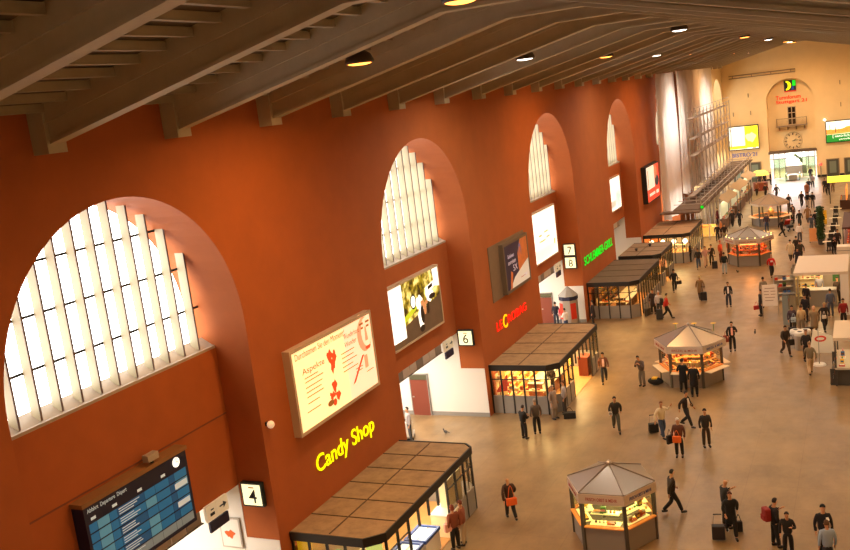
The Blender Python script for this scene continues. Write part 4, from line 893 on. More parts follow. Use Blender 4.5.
ys = thing('yellow_light_sign', 'long glowing yellow sign box on posts at the far right', 'sign', (13.9, 112, 0)); MB().box(0, 3.6, -.2, .2, 2.35, 3.0).build('sign_box', mat('glowing lemon sign', '#f4ec50', .5, emit=1.2), ys)
for x in (.2, 3.4): MB().box(x-.05, x+.05, -.05, .05, 0, 2.35).build('post', KPOST, ys)
os_ = thing('market_stall', 'orange lit stall below the yellow sign box', 'market stall', (15.2, 107, 0)); MB().box(0, 2, 0, 4, 0, 1).build('counter', mat('stall brown', '#4a2a18', .6), os_); MB().box(.6, .7, 0, 4, 1, 2.2).build('back_panel', mat('glowing amber back', '#ff9a48', .5, emit=.9), os_)
for j in range(8): put('fruit', random.choice([0, 1, 6]), 15.3, 107.3+j*.45, 1.001, 0, 'on the amber stall')
yc_ = thing('yellow_chair', 'yellow stand between the cafe tables and the far doors', 'stand', (13.9, 98.5, 0)); MB().box(-.3, .3, -.3, .3, 0, .5).build('box', PROD[1], yc_); MB().box(-.3, .3, .2, .3, .5, 1.3).build('back', PROD[1], yc_)
rl_ = thing('warning_lamp', 'red lamp on a post at the end wall', 'lamp', (12.2, 137.4, 0)); MB().tube((0, 0, 0), (0, 0, 1.6), .06).build('post', mat('steel post', '#6a6458', .4), rl_); MB().lathe((0, 0, 1.6), [(.25, 0), (.25, .3), (.05, .42)], 12).build('lamp', mat('red lamp', '#f06050', .5, emit=.7), rl_)
vn = thing('pushchair', 'black and red pushchair near the fourth kiosk', 'pushchair', (*(10.93, 95.27), 0), .6)
MB().box(-.28, .28, -.35, .35, .35, .6).build('seat', BLACKM, vn); MB().add([(-.3, .35, .55), (.3, .35, .55), (.3, .05, 1.15), (-.3, .05, 1.15), (.3, -.25, 1.1), (-.3, -.25, 1.1)], [(0, 1, 2, 3), (3, 2, 4, 5)]).build('hood', PROD[0], vn)
for x in (-.28, .28):
    for yy in (-.35, .35): MB().tube((x-.02, yy, .12), (x+.02, yy, .12), .12, 12).build('wheel', BLACKM, vn)
    MB().tube((x, -.35, .2), (x, .35, .45), .02).build('frame', SILVER, vn); MB().tube((x, .35, .45), (x, .65, 1.0), .02).build('handle', SILVER, vn)
lc_ = thing('luggage_cart', 'white luggage cart in the second archway', 'cart', (*(-3.11, 39.29), 0), .4)
MB().box(-.3, .3, -.5, .5, .18, .24).build('platform', SILVER, lc_); MB().box(-.3, .3, -.52, -.46, .24, 1.0).build('front_panel', WHITE, lc_)
for x in (-.25, .25):
    for yy in (-.4, .4): MB().tube((x-.02, yy, .09), (x+.02, yy, .09), .09, 10).build('wheel', BLACKM, lc_)
pg = [((404/404)*666, 395)]
# pigeons on the floor
for i, ((x, y), lb) in enumerate((((11.46, 58.26), 'pigeon on the open floor between the second kiosk and the poster board'), ((-1.39, 40.02), 'pigeon on the floor by the second archway'), ((8.37, 76.49), 'pigeon on the floor before the third kiosk'))):
    b = MB(); b.ball((0, 0, .13), .09, 10, (.75, 1.5, .8)); b.ball((0, .13, .24), .04, 8); b.tube((0, .09, .16), (0, .13, .23), .035, 8, .03); b.add([(-.04, -.1, .14), (.04, -.1, .14), (.03, -.26, .1), (-.03, -.26, .1), (0, -.1, .17)], [(0, 1, 2, 3), (4, 1, 2), (4, 3, 0), (4, 2, 3)]); b.tube((.03, 0, 0), (.03, 0, .08), .008, 5); b.tube((-.03, 0, 0), (-.03, 0, .08), .008, 5); b.tube((0, .16, .24), (0, .2, .23), .012, 6, .003)
    o = b.build('pigeon', mat('pigeon grey', '#4a4440', .7), None, True); o.location = (x, y, 0); o.rotation_euler[2] = i*1.3; tag(o, lb, 'pigeon')

# ------------------------------------------------------------------ people
SKIN = mat('skin', '#c98e68', .6, objcol=True); CLOTH = mat('garment cloth', '#444444', .85, objcol=True); HAIRM = mat('hair', '#2a1c12', .7, objcol=True); SHOE = mat('shoe leather', '#1c1612', .5); EYE = mat('dark eye', '#20140e', .4); LIP = mat('lip', '#9a5040', .6)
def skin(chains, sub=1):
    """chains: list of [(x,y,z,r),...]; points with equal coordinates are welded into one joint"""
    vs, rs, es, idx, roots = [], [], [], {}, []
    for ch in chains:
        prev = None
        for k, (x, y, z, r) in enumerate(ch):
            key = (round(x, 4), round(y, 4), round(z, 4))
            if key not in idx:
                idx[key] = len(vs); vs.append((x, y, z)); rs.append(r)
                if k == 0: roots.append(idx[key])
            if prev is not None: es.append((prev, idx[key]))
            prev = idx[key]
    me = bpy.data.meshes.new('figure'); me.from_pydata(vs, es, []); o = bpy.data.objects.new('figure', me); COL.objects.link(o)
    md = o.modifiers.new('s', 'SKIN'); md.use_smooth_shade = True; md.branch_smoothing = .3
    if sub: m2 = o.modifiers.new('u', 'SUBSURF'); m2.levels = sub; m2.render_levels = sub
    for v, r in zip(me.skin_vertices[0].data, rs): v.radius = (r, r)
    for i in roots: me.skin_vertices[0].data[i].use_root = True
    dg = bpy.context.evaluated_depsgraph_get(); out = bpy.data.meshes.new_from_object(o.evaluated_get(dg))
    bpy.data.objects.remove(o); bpy.data.meshes.remove(me)
    return out
POSES = {
 #          Lknee          Lankle            Rknee          Rankle           Lelbow            Lwrist            Relbow            Rwrist          lean head
 'stand': ((.11, .02, .5), (.12, 0, .09), (-.11, .02, .5), (-.12, 0, .09), (.235, -.03, 1.14), (.24, .05, .88), (-.235, -.03, 1.14), (-.24, .05, .88), 0, 0),
 'walk': ((.1, .2, .52), (.1, .33, .12), (-.1, .03, .49), (-.1, -.34, .17), (.24, -.16, 1.18), (.24, -.18, .9), (-.24, .08, 1.15), (-.25, .26, .95), .04, .03),
 'stride': ((.1, -.02, .48), (.1, -.36, .2), (-.1, .17, .51), (-.1, .27, .1), (.28, .1, 1.16), (.24, .3, 1.0), (-.28, -.15, 1.17), (-.28, -.22, .9), .04, .02),
 'phone': ((.11, .03, .5), (.13, .06, .09), (-.11, .0, .5), (-.12, -.04, .09), (.27, -.02, 1.14), (.25, .12, .9), (-.27, .06, 1.16), (-.16, .32, 1.3), 0, .04),
 'raise': ((.1, .12, .5), (.1, .2, .1), (-.1, .02, .49), (-.1, -.2, .12), (.3, -.06, 1.14), (.36, .0, .88), (-.34, .08, 1.3), (-.4, .2, 1.5), .02, .02),
 'fold': ((.11, .02, .5), (.13, 0, .09), (-.11, .02, .5), (-.13, 0, .09), (.27, .04, 1.14), (.1, .26, 1.15), (-.27, .04, 1.14), (-.08, .28, 1.2), .0, .06),
 'stoop': ((.11, .06, .5), (.11, 0, .09), (-.11, .06, .5), (-.11, 0, .09), (.26, .2, 1.1), (.1, .34, 1.3), (-.26, .2, 1.1), (-.08, .34, 1.32), .16, .14),
}
_pm = {}
def pose_meshes(pose):
    if pose in _pm: return _pm[pose]
    lk, la, rk, ra, le, lw, re_, rw, ln, hd = POSES[pose]
    L = lambda p, r: (p[0], p[1], p[2], r)
    pel = (0, 0, .95); wa = (0, ln*.3, 1.12); chs = (0, ln*.8, 1.33); nk = (0, ln+.0, 1.47); sh = lambda s: (s*.175, ln*.95, 1.42)
    hp = lambda s: (s*.095, 0, .9)
    def hand(w, e, s):
        w = Vector(w); d = (w-Vector(e)).normalized(); side = Vector((0, 1, 0)) if abs(d.y) < .7 else Vector((s, 0, 0)); side = (side-d*side.dot(d)).normalized(); inn = d.cross(side)*(1 if s > 0 else -1)
        pm = w+d*.07; out = [[(*w, .028), (*pm, .034)]]; fs = []
        for j, (o, l) in enumerate(((.027, .07), (.009, .08), (-.009, .075), (-.026, .06))):
            b = pm+side*o; k1 = b+d*(l*.55); k2 = k1+(d*.7+inn*.7)*(l*.5); fs.append([(*(b-d*.01), .0095), (*k1, .009), (*k2, .0075)])
        tb = w+d*.035+side*.028; fs.append([(*(w+d*.03), .012), (*(tb+side*.02+d*.015), .0105), (*(tb+side*.03+d*.05), .009)])
        return out, fs
    hl, fl = hand(lw, le, 1); hr_, fr = hand(rw, re_, -1)
    chains = [[L(pel, .075), L(wa, .09), L(chs, .115), L(nk, .06), (0, ln+hd*.4, 1.53, .052), (0, ln+hd*.8+.015, 1.6, .078), (0, ln+hd+.01, 1.69, .082)]]
    for s, k, a, e, w, h in ((1, lk, la, le, lw, hl), (-1, rk, ra, re_, rw, hr_)):
        chains.append([L(pel, .075), L(hp(s), .06), L(k, .045), L(a, .036), (a[0], a[1]+.07, max(a[2]-.045, .04), .022)])
        chains.append([L(chs, .115), L(sh(s), .05), L(e, .04), L(w, .028), h[0][1]])
    me = skin(chains+fl+fr)
    # a face: nose, ears, eyes, mouth joined to the same mesh
    hc = Vector((0, ln+hd+.02, 1.665))
    f = MB(); f.tube(hc+Vector((0, .075, .0)), hc+Vector((0, .1, -.02)), .008, 6, .014, k=0)
    for s in (-1, 1): f.ball(hc+Vector((s*.084, -.005, -.005)), .02, 8, (.4, .8, 1.2), k=0); f.ball(hc+Vector((s*.03, .077, .012)), .0095, 8, k=1)
    f.box(-.022, .022, hc.y+.074, hc.y+.08, hc.z-.052, hc.z-.043, k=2)
    fm = f.mesh('face', [SKIN, EYE, LIP], True)
    bm = bmesh.new(); bm.from_mesh(me); bm.from_mesh(fm); body = bpy.data.meshes.new('person_body'); bm.to_mesh(body); bm.free()
    body.materials.clear()
    for m in (SKIN, EYE, LIP): body.materials.append(m)
    def top(hem, rh, arm=1):
        ch = [[(0, 0, hem, rh)]+([(0, 0, .9, .175)] if hem < .7 else [])+[L(wa, .165), L(chs, .18), L(nk, .085)]]
        for s, e, w in ((1, le, lw), (-1, re_, rw)): ch.append([L(chs, .18), L(sh(s), .09), L(e, .07), (e[0]+(w[0]-e[0])*.93, e[1]+(w[1]-e[1])*.93, e[2]+(w[2]-e[2])*.93, .052)])
        m = skin(ch)
        for v in m.vertices:
            if abs(v.co.x) < .2 and v.co.z < 1.38: v.co.x *= 1.18
        m.materials.clear(); m.materials.append(CLOTH); return m
    tr = skin([[(0, 0, 1.06, .14), (0, 0, .94, .15)]]+[[(0, 0, .94, .15), L(hp(s), .12), L(k, .088), (a[0], a[1], a[2]-.0, .07)] for s, k, a in ((1, lk, la), (-1, rk, ra))])
    tr.materials.clear(); tr.materials.append(CLOTH)
    shoes = []
    for a in (la, ra):
        z = max(a[2]-.045, .042); m = skin([[(a[0], a[1]-.06, z+.015, .055), (a[0], a[1]+.06, z+.01, .056), (a[0], a[1]+.19, z, .045)]]); m.materials.clear(); m.materials.append(SHOE); shoes.append(m)
    def hair(long):
        h = MB(); n = 14; c = hc+Vector((0, -.012, .012)); vs = []; rows = 6
        low = -.09 if long else -.035
        for j in range(rows+1):
            t = j/rows
            for i in range(n):
                a = 2*PI*i/n; front = math.sin(a) > .35
                zlow = .062 if front else low
                z = .115*(1-t)+zlow*t if j else .115
                rr = .094*math.sqrt(max(0.02, 1-(max(z, 0)/.118)**2)) if z > 0 else .092
                vs.append((c.x+rr*.95*math.cos(a), c.y+rr*1.05*math.sin(a), c.z+z))
        h.add(vs, [(j*n+i, (j+1)*n+i, (j+1)*n+(i+1) % n, j*n+(i+1) % n) for j in range(rows) for i in range(n)]+[tuple(range(n))])
        return h.mesh('hair', HAIRM, True)
    _pm[pose] = dict(body=body, jacket=top(.82, .175), coat=top(.5, .21), trousers=tr, shoes=shoes, short=hair(False), long=hair(True), wr=(lw, rw))
    return _pm[pose]
SK = '#c08a62'
def person(pos, pose, deg, topc, legc, label, hairc='#2a1a10', coat='jacket', s=1.0, hair='short', skinc=SK):
    M = pose_meshes(pose)
    b = bpy.data.objects.new('person', M['body']); COL.objects.link(b)
    b.location = (pos[0], pos[1], 0); b.rotation_euler = (0, 0, math.radians(deg)); b.scale = (s,)*3; b.color = lin(skinc)
    tag(b, label, 'person')
    def child(n, me, c):
        o = bpy.data.objects.new(n, me); COL.objects.link(o); o.parent = b; o.color = lin(c); return o
    child(coat, M[coat], topc); child('trousers', M['trousers'], legc)
    if hairc: child('hair', M[hair], hairc)
    for m in M['shoes']: child('shoe', m, '#1a1410')
    return b
def local(pos, deg, dx, dy):
    a = math.radians(deg); return (pos[0]+dx*math.cos(a)-dy*math.sin(a), pos[1]+dx*math.sin(a)+dy*math.cos(a))
def suitcase(pos, c, label, rz=0, h=.55, up=.42, name='suitcase'):
    r = thing(name, label, 'suitcase', (pos[0], pos[1], 0), rz); m = mat('case '+c, c, .6)
    MB().box(-.22, .22, -.13, .13, .06, .06+h).build('body', m, r, bevel=.03)
    for x in (-.13, .13): MB().tube((x, .1, h), (x, .1, h+up), .01, 6).build('handle_bar', SILVER, r)
    MB().box(-.14, .14, .085, .115, h+up-.01, h+up+.02).build('grip', BLACKM, r)
    for x in (-.17, .17): MB().tube((x-.02, .08, .05), (x+.02, .08, .05), .05, 10).build('wheel', BLACKM, r)
    return r
def bag(pos, z, c, label, rz=0, sz=(.36, .13, .28), name='handbag', cat='bag', strap=.25):
    r = thing(name, label, cat, (pos[0], pos[1], z), rz); m = mat('bag '+c, c, .7)
    MB().box(-sz[0]/2, sz[0]/2, -sz[1]/2, sz[1]/2, 0, sz[2]).build('body', m, r, bevel=.03)
    mb = MB(); pts = [(-sz[0]*.3+sz[0]*.6*i/6, sz[2]+strap*math.sin(PI*i/6)) for i in range(7)]
    for (a, b_), (c_, d) in zip(pts, pts[1:]): mb.tube((a, 0, b_), (c_, 0, d), .012, 6)
    mb.build('strap', m, r); return r
LAST = [None]
def PB(px, pose, deg, t, l, label, **k):
    LAST[0] = person(px, pose, deg, t, l, label, **k); return LAST[0]
def FRONT(c, w=.055, z0=1.0, z1=1.42, name='shirt', dx=0):
    f = MB(); y = .205
    f.add([(dx-w, y-.02, z0), (dx+w, y-.02, z0), (dx+w*1.15, y+.01, (z0+z1)/2), (dx+w*.9, y-.05, z1), (dx-w*.9, y-.05, z1), (dx-w*1.15, y+.01, (z0+z1)/2), (dx-w, .1, z0), (dx+w, .1, z0), (dx+w*.9, .1, z1), (dx-w*.9, .1, z1)], [(0, 1, 2, 5), (5, 2, 3, 4), (1, 7, 8, 3, 2), (0, 5, 4, 9, 6), (4, 3, 8, 9), (0, 6, 7, 1)])
    return f.build(name, mat('shirt '+c, c, .8), LAST[0])
A, T = 22, 202      # facing away from / towards the gallery
p = (5.12, 31.52); PB(p, 'stride', 35, '#3c2418', '#17120f', 'bald person in dark brown jacket walking away with an orange bag', hairc=None)
bag(local(p, 35, .0, -.3), .74, '#d85a18', 'orange shoulder bag on the back of the bald walker', math.radians(35), (.42, .12, .3), 'shoulder_bag', 'bag', .5)
PB((2.84, 39.82), 'fold', -30, '#1c1814', '#241e1a', 'person in black jacket standing left of two near the bakery', s=.95)
PB((3.26, 40.52), 'stand', 30, '#55483c', '#1a1614', 'person in grey brown jacket and black trousers beside the person in black, near the bakery', hairc='#8a7460')
PB((3.48, 42.62), 'stand', 250, '#9c8878', '#8c7a68', 'person in a beige grey coat and trousers at the bakery corner', coat='coat', hairc='#a08468')
p = (3.83, 43.37); PB(p, 'stand', 110, '#a89a94', '#3a302a', 'person in a pale grey jacket with black bags at the bakery corner', hairc='#6a4428')
bag((4.20, 42.82), .0, '#15110f', 'black travel bag on the floor at the bakery corner', .3, (.6, .3, .32), 'travel_bag')
PB((4.58, 48.40), 'walk', 195, '#6a3c24', '#20222a', 'person in brown jacket over a pink shirt walking from the bakery exit', hairc='#2a1a10'); FRONT('#e8c0b4')
p = (6.96, 41.18); PB(p, 'stride', 200, '#2c261e', '#4c4a3c', 'person in dark olive jacket and green trousers carrying a white paper')
pp = thing('paper_sheet', 'white paper in the hand of the person in the olive jacket', 'paper', (*local(p, 200, .25, .33), .95)); MB().box(-.08, .08, -.005, .005, 0, .2).build('sheet', WHITE, pp); MB().box(-.06, .06, -.008, -.005, .05, .15).build('print', KGREY, pp)
PB((6.76, 47.99), 'stoop', 160, '#5a4c48', '#6a6058', 'stooping person in grey jacket with a duffel bag', hairc='#1a1210')
r = thing('duffel_bag', 'black duffel bag with a yellow patch on the floor', 'bag', (*(7.41, 48.19), 0), -.1); mb = MB(); mb.ball((0, 0, .22), .22, 14, (2.0, .95, .95)); mb.build('body', mat('bag black', '#14110f', .7), r, True); MB().box(-.15, .12, -.2, .1, .38, .45).build('yellow_patch', PROD[1], r)
PB((9.06, 47.13), 'fold', 15, '#14100e', '#14100e', 'left person in black at the counter of the second kiosk', coat='coat')
PB((9.73, 46.39), 'stand', 10, '#120f0e', '#100e0d', 'right person in a long black coat at the second kiosk', coat='coat', hairc='#b08a4a', s=1.03)
PB((7.27, 51.22), 'stand', -60, '#8a5228', '#3a2c20', 'person in tan brown jacket at the left side of the second kiosk', hairc='#4a2a14')
p = (9.20, 40.65); PB(p, 'raise', 230, '#d8c4a0', '#3c4a64', 'person in cream jacket and blue jeans with one arm raised', hairc='#8a5a38')
suitcase((8.68, 41.23), '#171210', 'black wheeled case pulled by the person in the cream jacket', .4, .42)
p = (10.03, 42.14); PB(p, 'walk', 250, '#2c2420', '#1a1614', 'person in dark suit with white shirt striding between the cream jacket and the second kiosk', hairc='#2a1810')
FRONT('#efe6dc')
p = (10.33, 38.55); PB(p, 'stand', 185, '#5c3424', '#1c1612', 'person in patterned brown jacket with a white cap and orange bag', hairc='#f0e8e0')
bag(local(p, 185, .05, .25), .75, '#e06418', 'orange bag held by the person in the white cap', .1, (.36, .12, .3)); bag(local(p, 185, .38, 0), .6, '#1c1512', 'dark bag hanging beside the person in the white cap', .9, (.3, .12, .4))
PB((11.27, 39.81), 'stand', 205, '#2a2420', '#3a2c20', 'person in dark jacket and brown trousers alone right of the orange bag')
p = (10.60, 54.60); PB(p, 'phone', 190, '#1c1614', '#17120f', 'person in black suit and pink shirt talking on a phone'); FRONT('#e0a898')
bag(local(p, 190, .33, 0), .55, '#8a3422', 'red brown bag held by the person on the phone', .5, (.34, .14, .42))
p = (13.56, 53.62); PB(p, 'stride', 215, '#33251a', '#3a2818', 'person in dark brown jacket running with a dark bag', hairc='#3a2414')
bag(local(p, 215, -.3, .1), .6, '#1a1310', 'dark bag of the running person', .6, (.36, .14, .34))
PB((15.01, 50.22), 'walk', 15, '#7c6a50', '#c8a880', 'person in taupe jacket and beige trousers walking away', hairc='#8a6a48')
PB((14.69, 52.69), 'stand', 200, '#2c2420', '#241c18', 'person in dark jacket half behind the taupe jacket', hairc='#8a5a3a')
PB((11.01, 33.06), 'walk', 300, '#2c2018', '#1c1512', 'person in dark brown clothes right of the nearest kiosk', hairc='#1a120c')
p = (13.06, 32.27); PB(p, 'phone', 300, '#1c1614', '#1a1512', 'tall bald person in black reading a phone', hairc=None, s=1.08)
p = (13.31, 31.62); PB(p, 'stride', 200, '#12100f', '#120f0e', 'person in long black coat between a suitcase and a dark bag', coat='coat', hairc='#5a3018', s=.98)
suitcase((12.91, 31.31), '#2a211e', 'dark wheeled suitcase of the person in the long black coat', .2, .5); bag((13.50, 32.04), .02, '#1a1412', 'dark bag right of the long black coat', .3, (.26, .14, .4))
p = (14.80, 31.16); PB(p, 'phone', 300, '#201a1c', '#15110f', 'person in dark jacket with a red backpack')
r = thing('backpack', 'red backpack worn by the person in the dark jacket', 'backpack', (*local(p, 300, 0, -.26), 1.02), math.radians(300)); MB().box(-.17, .17, -.12, .1, 0, .46).build('body', mat('backpack red', '#8a1c12', .7), r, bevel=.05); MB().box(-.12, .12, -.16, -.1, .05, .22).build('pocket', mat('backpack red', '#8a1c12', .7), r)
PB((15.25, 30.61), 'phone', 180, '#17130f', '#15110f', 'shorter person in black beside the red backpack', s=.9)
PB((16.35, 30.76), 'stand', 195, '#17141a', '#120f0f', 'broad person in black cap and jacket with a white badge', hairc='#0e0c0c', s=1.05)
FRONT('#e8e4dc', .04, 1.3, 1.38, 'badge', -.1)
PB((16.50, 29.79), 'stand', 20, '#8fa0b4', '#2a2a30', 'person in light blue shirt at the bottom edge before the black cap', hairc='#5a3c20')
p = (3.92, 28.82); PB(p, 'stand', 60, '#7a3c24', '#1a1512', 'person with red brown hair and brown top at the Candy Shop freezers', hairc='#7a3010', hair='long')
bag(local(p, 60, -.2, .05), .8, '#d89a8c', 'pale pink bag of the person at the freezers', .9, (.36, .16, .34))
PB((4.07, 29.24), 'stand', 100, '#8a4a34', '#b09a80', 'person in light trousers right of the pink bag at the Candy Shop', hairc='#6a2c14')
PB((-2.81, 38.92), 'stand', 130, '#a8a0a0', '#4a5058', 'person in grey top pushing the cart in the second archway', hairc='#1a1410')
PB((-1.88, 60.70), 'stand', 20, '#2a2430', '#2c3040', 'person in dark top left of the pink top at the booth', s=.97)
PB((-1.22, 60.15), 'stand', 30, '#c83048', '#343c58', 'person in pink red top at the pointed booth', s=.97)
PB((-0.70, 59.10), 'fold', 60, '#dcd4d0', '#3a4868', 'person in white top right of the pink red top', s=.93)
PB((.75, 60.7), 'stand', 100, '#2a2020', '#201a18', 'dark figure between the booth and the diner', coat='coat')
PB((4.25, 63.64), 'stand', 180, '#35241c', '#241a16', 'person in dark brown coat at the diner corner', coat='coat')
p = (4.77, 63.06); PB(p, 'stand', 200, '#c0b0a4', '#2a2420', 'person in pale top behind a big suitcase at the diner corner', hairc='#c8c0b8')
suitcase((4.98, 61.97), '#2a2622', 'big dark suitcase before the person in the pale top', .2, .7)
p = (5.41, 62.21); PB(p, 'walk', 290, '#c02c1c', '#1c1614', 'person in red jacket with a black backpack', hairc='#3a2414')
r = thing('backpack', 'black backpack on the person in the red jacket', 'backpack', (*local(p, 290, 0, -.26), 1.02), math.radians(290)); MB().box(-.17, .17, -.12, .1, 0, .46).build('body', BLACKM, r, bevel=.05); MB().box(-.12, .12, -.16, -.1, .05, .22).build('pocket', BLACKM, r)
suitcase((3.94, 63.11), '#3a2c18', 'leaning dark trolley left of the brown coat at the diner', 1.2, .5)
p = (4.51, 70.31); PB(p, 'walk', 195, '#181412', '#141110', 'person in black suit with a shoulder bag left of the tan coat', hairc='#1a120c')
bag(local(p, 195, -.35, .1), .6, '#1a1512', 'black bag of the person left of the tan coat', .4)
p = (6.85, 67.51); PB(p, 'walk', 15, '#8a6a44', '#4a3424', 'fair haired person in a tan coat pulling a trolley', coat='coat', hairc='#e0c890')
suitcase((7.11, 67.18), '#26201e', 'dark trolley behind the fair haired person in tan', .2, .6)
PB((9.07, 65.26), 'stand', 190, '#1c1a1e', '#2c3444', 'person in black and white jacket with hands on hips', hairc='#6a4a2c')
FRONT('#f0e4dc')
PB((5.01, 78.64), 'walk', 190, '#201c1c', '#33425a', 'person in dark jacket and jeans left of the group by the third kiosk')
PB((5.47, 79.37), 'raise', 200, '#c89a90', '#c8a890', 'person in pale pink with an arm up, by the third kiosk', hairc='#3a1a12')
PB((5.86, 80.12), 'stand', 180, '#3c2c20', '#2a2018', 'person in brown behind a dark case with blue top')
suitcase((6.34, 78.40), '#16161c', 'dark case with blue top beside the person in brown', .1, .6); 
PB((6.44, 81.26), 'stand', 250, '#c0502c', '#7a3018', 'person in orange red jacket left of the third kiosk', hairc='#a03818', s=1.05)
PB((7.40, 76.27), 'stand', 20, '#1c2420', '#9aa8b4', 'person in black jacket and light blue trousers at the third kiosk')
PB((6.95, 82.45), 'stand', 260, '#a8542c', '#5a2c18', 'person in rust brown top close to the third kiosk wall', hairc='#5a2c18')
PB((4.88, 91.09), 'walk', 190, '#241c1c', '#2c2824', 'person in dark open jacket walking beside the khaki trousers')
PB((5.54, 90.91), 'walk', 200, '#2c1c18', '#7a6a50', 'person in dark jacket and khaki trousers beyond the third kiosk')
PB((3.86, 81.79), 'stand', 90, '#1c1818', '#1a1614', 'dark clothed person at the corner of the bright lamp shop')
PB((2.64, 75.90), 'stand', 180, '#d09a90', '#2a2220', 'person in pink top beside a dark suitcase at the archway snack shop'); suitcase((2.89, 75.86), '#1c1818', 'dark suitcase beside the pink top at the archway snack shop', 0, .75)
PB((5.24, 99.51), 'walk', 20, '#2c201c', '#1a1614', 'person in dark coat walking left of two, beyond the third kiosk', coat='coat')
PB((5.96, 99.26), 'walk', 15, '#1c1a1e', '#201c1a', 'person in black jacket walking right of two, beyond the third kiosk')
PB((3.41, 102.03), 'stand', 90, '#6a1c18', '#3a1412', 'person in a dark red coat before the scaffold stalls', coat='coat')
PB((8.87, 95.93), 'stand', 10, '#40303c', '#3a4a6a', 'customer in blue trousers at the open fourth kiosk')
PB((5.36, 122.59), 'walk', 200, '#8a4a28', '#2c1c14', 'person in rust jacket between the stalls and the yellow canopy stand')
PB((4.46, 122.15), 'stand', 190, '#a8845c', '#7a5c40', 'person in tan clothes near the far stalls', hairc='#8a6a3a')
PB((3.83, 122.47), 'stand', 200, '#5a2018', '#2c1814', 'person in dark red beside the person in tan near the far stalls')
PB((6.64, 120.17), 'walk', 30, '#2c1c18', '#201814', 'person in dark clothes behind the roof of the fourth kiosk')
PB((8.02, 118.62), 'walk', 30, '#3a2c28', '#2a201c', 'person in dark grey beyond the fourth kiosk roof')
PB((4.49, 115.32), 'stand', 10, '#c8b8a8', '#20181a', 'person in pale top at the third market awning')
for i, (q, c, lb) in enumerate((((4.78, 132.65), '#4a1c18', 'maroon clothed person left of three by the yellow canopy stand'), ((5.45, 132.25), '#1c1816', 'black clothed person, middle of three by the yellow canopy stand'), ((6.15, 132.88), '#2c201c', 'brown clothed person right of three by the yellow canopy stand'))):
    PB(q, 'stand', 180+40*i, c, '#1c1614', lb)
PB((11.02, 135.23), 'walk', 190, '#28243c', '#24202c', 'small dark figure in the bright doorway light')
PB((11.41, 122.12), 'walk', 190, '#2c2c3c', '#8a9098', 'person in dark top and grey trousers in the doorway light')
PB((11.65, 126.64), 'stand', 190, '#8a8088', '#3a343c', 'person in grey right of the doorway light')
PB((13.23, 121.14), 'stand', 180, '#241c18', '#201814', 'person in black, left of three before the far right door')
PB((13.63, 119.19), 'stand', 200, '#2a1c18', '#1c1614', 'person in dark brown, middle of three before the far right door')
PB((14.10, 121.56), 'stand', 170, '#8a6a44', '#7a6048', 'person in tan, right of three before the far right door')
PB((10.01, 109.05), 'walk', 200, '#282020', '#2a2422', 'person in black walking alone right of the fourth kiosk')
PB((11.24, 110.72), 'walk', 190, '#2c1c1a', '#2a2422', 'dark clothed person at the left of the crowd in mid hall')
PB((11.91, 109.69), 'stand', 20, '#1c181c', '#b8a8a0', 'person in black with pale trousers in the mid hall crowd')
PB((12.43, 109.46), 'stand', 170, '#241c1c', '#6a5c54', 'dark clothed person at the right of the mid hall crowd')
PB((11.36, 118.64), 'stand', 190, '#9a5c3c', '#8a5a40', 'person in copper coat at the rear of the mid hall crowd', coat='coat')
PB((11.83, 96.69), 'walk', 190, '#2c2824', '#2a2620', 'person in dark clothes left of the tan coat in mid hall')
PB((12.42, 99.45), 'walk', 20, '#9a7048', '#5a4430', 'person in a tan coat in mid hall', coat='coat')
PB((13.06, 93.49), 'walk', 10, '#4c5464', '#5c6470', 'person in blue grey before the peach board'); PB((13.32, 95.62), 'walk', 20, '#1c1c24', '#2a2c34', 'person in navy beside the blue grey clothes')
PB((10.91, 101.24), 'stand', 200, '#2c2020', '#2a2420', 'person in dark clothes behind the pushchair'); PB((10.53, 92.12), 'walk', 250, '#2a1c1c', '#201a1a', 'person in black pushing the pushchair')
PB((12.27, 89.06), 'stand', 190, '#f0e8e4', '#4c4a50', 'person in a white top in mid hall')
PB((12.07, 80.53), 'walk', 15, '#d8c8a8', '#4a3c30', 'person in a cream coat walking away behind the pavilion', coat='coat', hairc='#3a2414')
PB((12.43, 82.13), 'walk', 15, '#33261e', '#2a221c', 'person in dark brown between the cream coat and the olive jacket'); PB((12.86, 79.96), 'walk', 15, '#3c3424', '#2a2620', 'person in olive jacket right of the cream coat')
PB((12.82, 76.85), 'walk', 195, '#2c2028', '#1a1618', 'person in plum coat walking towards the pavilion', coat='coat')
PB((11.09, 74.57), 'walk', 195, '#c81c14', '#26201e', 'person in a bright red top with a white print', hairc='#c09068')
FRONT('#f0e0d8', .08, 1.2, 1.32)
PB((11.24, 66.50), 'stand', 20, '#8a8070', '#5a5448', 'person in grey top behind the white poster board', hairc='#2a1c14')
p = (11.46, 62.64); PB(p, 'stand', 120, '#201a1a', '#17130f', 'person in black left of the poster board', coat='coat'); bag(local(p, 120, .1, .3), .45, '#a81c1c', 'red bag of the person left of the poster board', .6)
PB((15.24, 82.78), 'stoop', 200, '#1c1618', '#201a1a', 'dark figure bending behind the pavilion roof', s=.85); PB((15.51, 84.46), 'stand', 180, '#2c2420', '#241c18', 'dark figure standing beside the white cabinet')
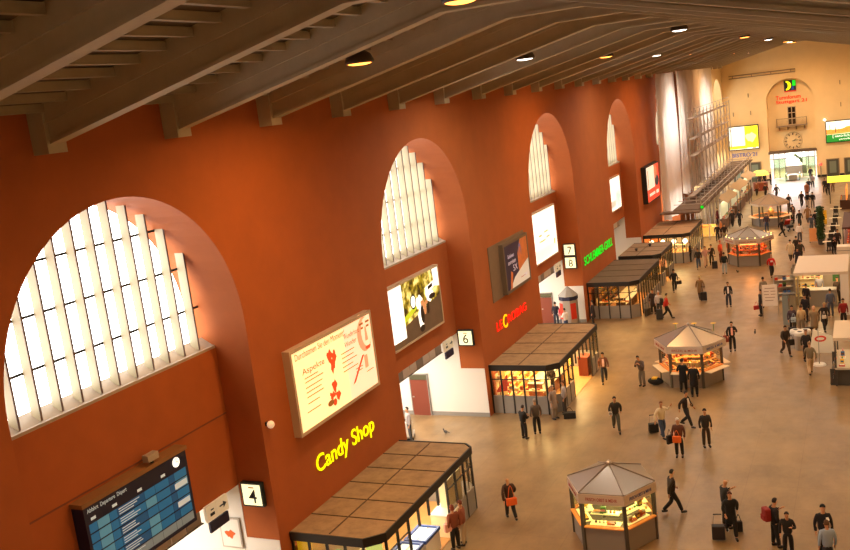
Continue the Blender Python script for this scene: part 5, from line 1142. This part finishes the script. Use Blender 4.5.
PB((14.12, 64.03), 'stand', 330, '#2a2024', '#241c1c', 'person in dark clothes leaning at the pavilion counter'); PB((14.80, 66.74), 'stand', 180, '#8a8890', '#4c4a50', 'attendant in grey behind the pavilion counter', hairc='#4a3020'); PB((15.61, 62.38), 'stand', 20, '#5c6478', '#4a5060', 'customer in blue grey at the pavilion counter')
PB((15.94, 65.78), 'stand', 160, '#3a2a1c', '#2c2018', 'brown clothed person behind the pavilion counter')
p = (15.38, 58.82); PB(p, 'walk', 200, '#241c1c', '#241e1c', 'person in dark coat with a white bag before the pavilion', hairc='#c8a878', coat='coat'); bag(local(p, 200, .1, .3), .85, '#efe8e0', 'white bag on the person before the pavilion', .3, (.24, .1, .2))
PB((14.89, 57.50), 'stand', 10, '#8a7458', '#6a5844', 'grey haired person in a taupe coat beside the bin', coat='coat', hairc='#d8b090', s=1.06)
PB((16.41, 59.69), 'stand', 200, '#8a1c1c', '#241a1a', 'person in dark red jacket at the right frame edge', hairc='#2a1410')
PB((14.14, 58.18), 'stand', 20, '#c8ae84', '#8a7860', 'person in beige bending behind the recycling bin', hairc='#2c1c14')
PB((14.21, 60.98), 'stand', 160, '#28242c', '#24202a', 'dark clothed person behind the beige person')
p = (13.63, 58.20); PB(p, 'stand', 200, '#4c3a44', '#1c1820', 'person in plum holding a pale blue jacket'); bag(local(p, 200, 0, .26), .8, '#b0c0cc', 'pale blue jacket held by the person in plum', .3, (.3, .1, .3))
suitcase((14.57, 57.29), '#2a1410', 'dark suitcase between the bin and the taupe coat', .3, .6); suitcase((13.67, 57.53), '#1c1a22', 'dark suitcase left of the recycling bin', .3, .55)
PB((2.58, 48.84), 'stand', 120, '#e0c878', '#d8c898', 'bakery worker in pale yellow by the till desk', hairc='#3a2414')
PB((2.32, 46.06), 'stand', 60, '#2a2018', '#1c1614', 'person in black behind the bakery corner glass')
PB((4.9, 93.5), 'stand', 90, '#c87838', '#5a3c28', 'stall keeper in orange beside the glowing flower stand')
PB((11.1, 99.6), 'stand', 90, '#5a3c34', '#2c2420', 'person at the right side of the fourth kiosk')
PB((8.9, 100.6), 'stand', 190, '#a8845c', '#4a3828', 'seller inside the fourth kiosk')
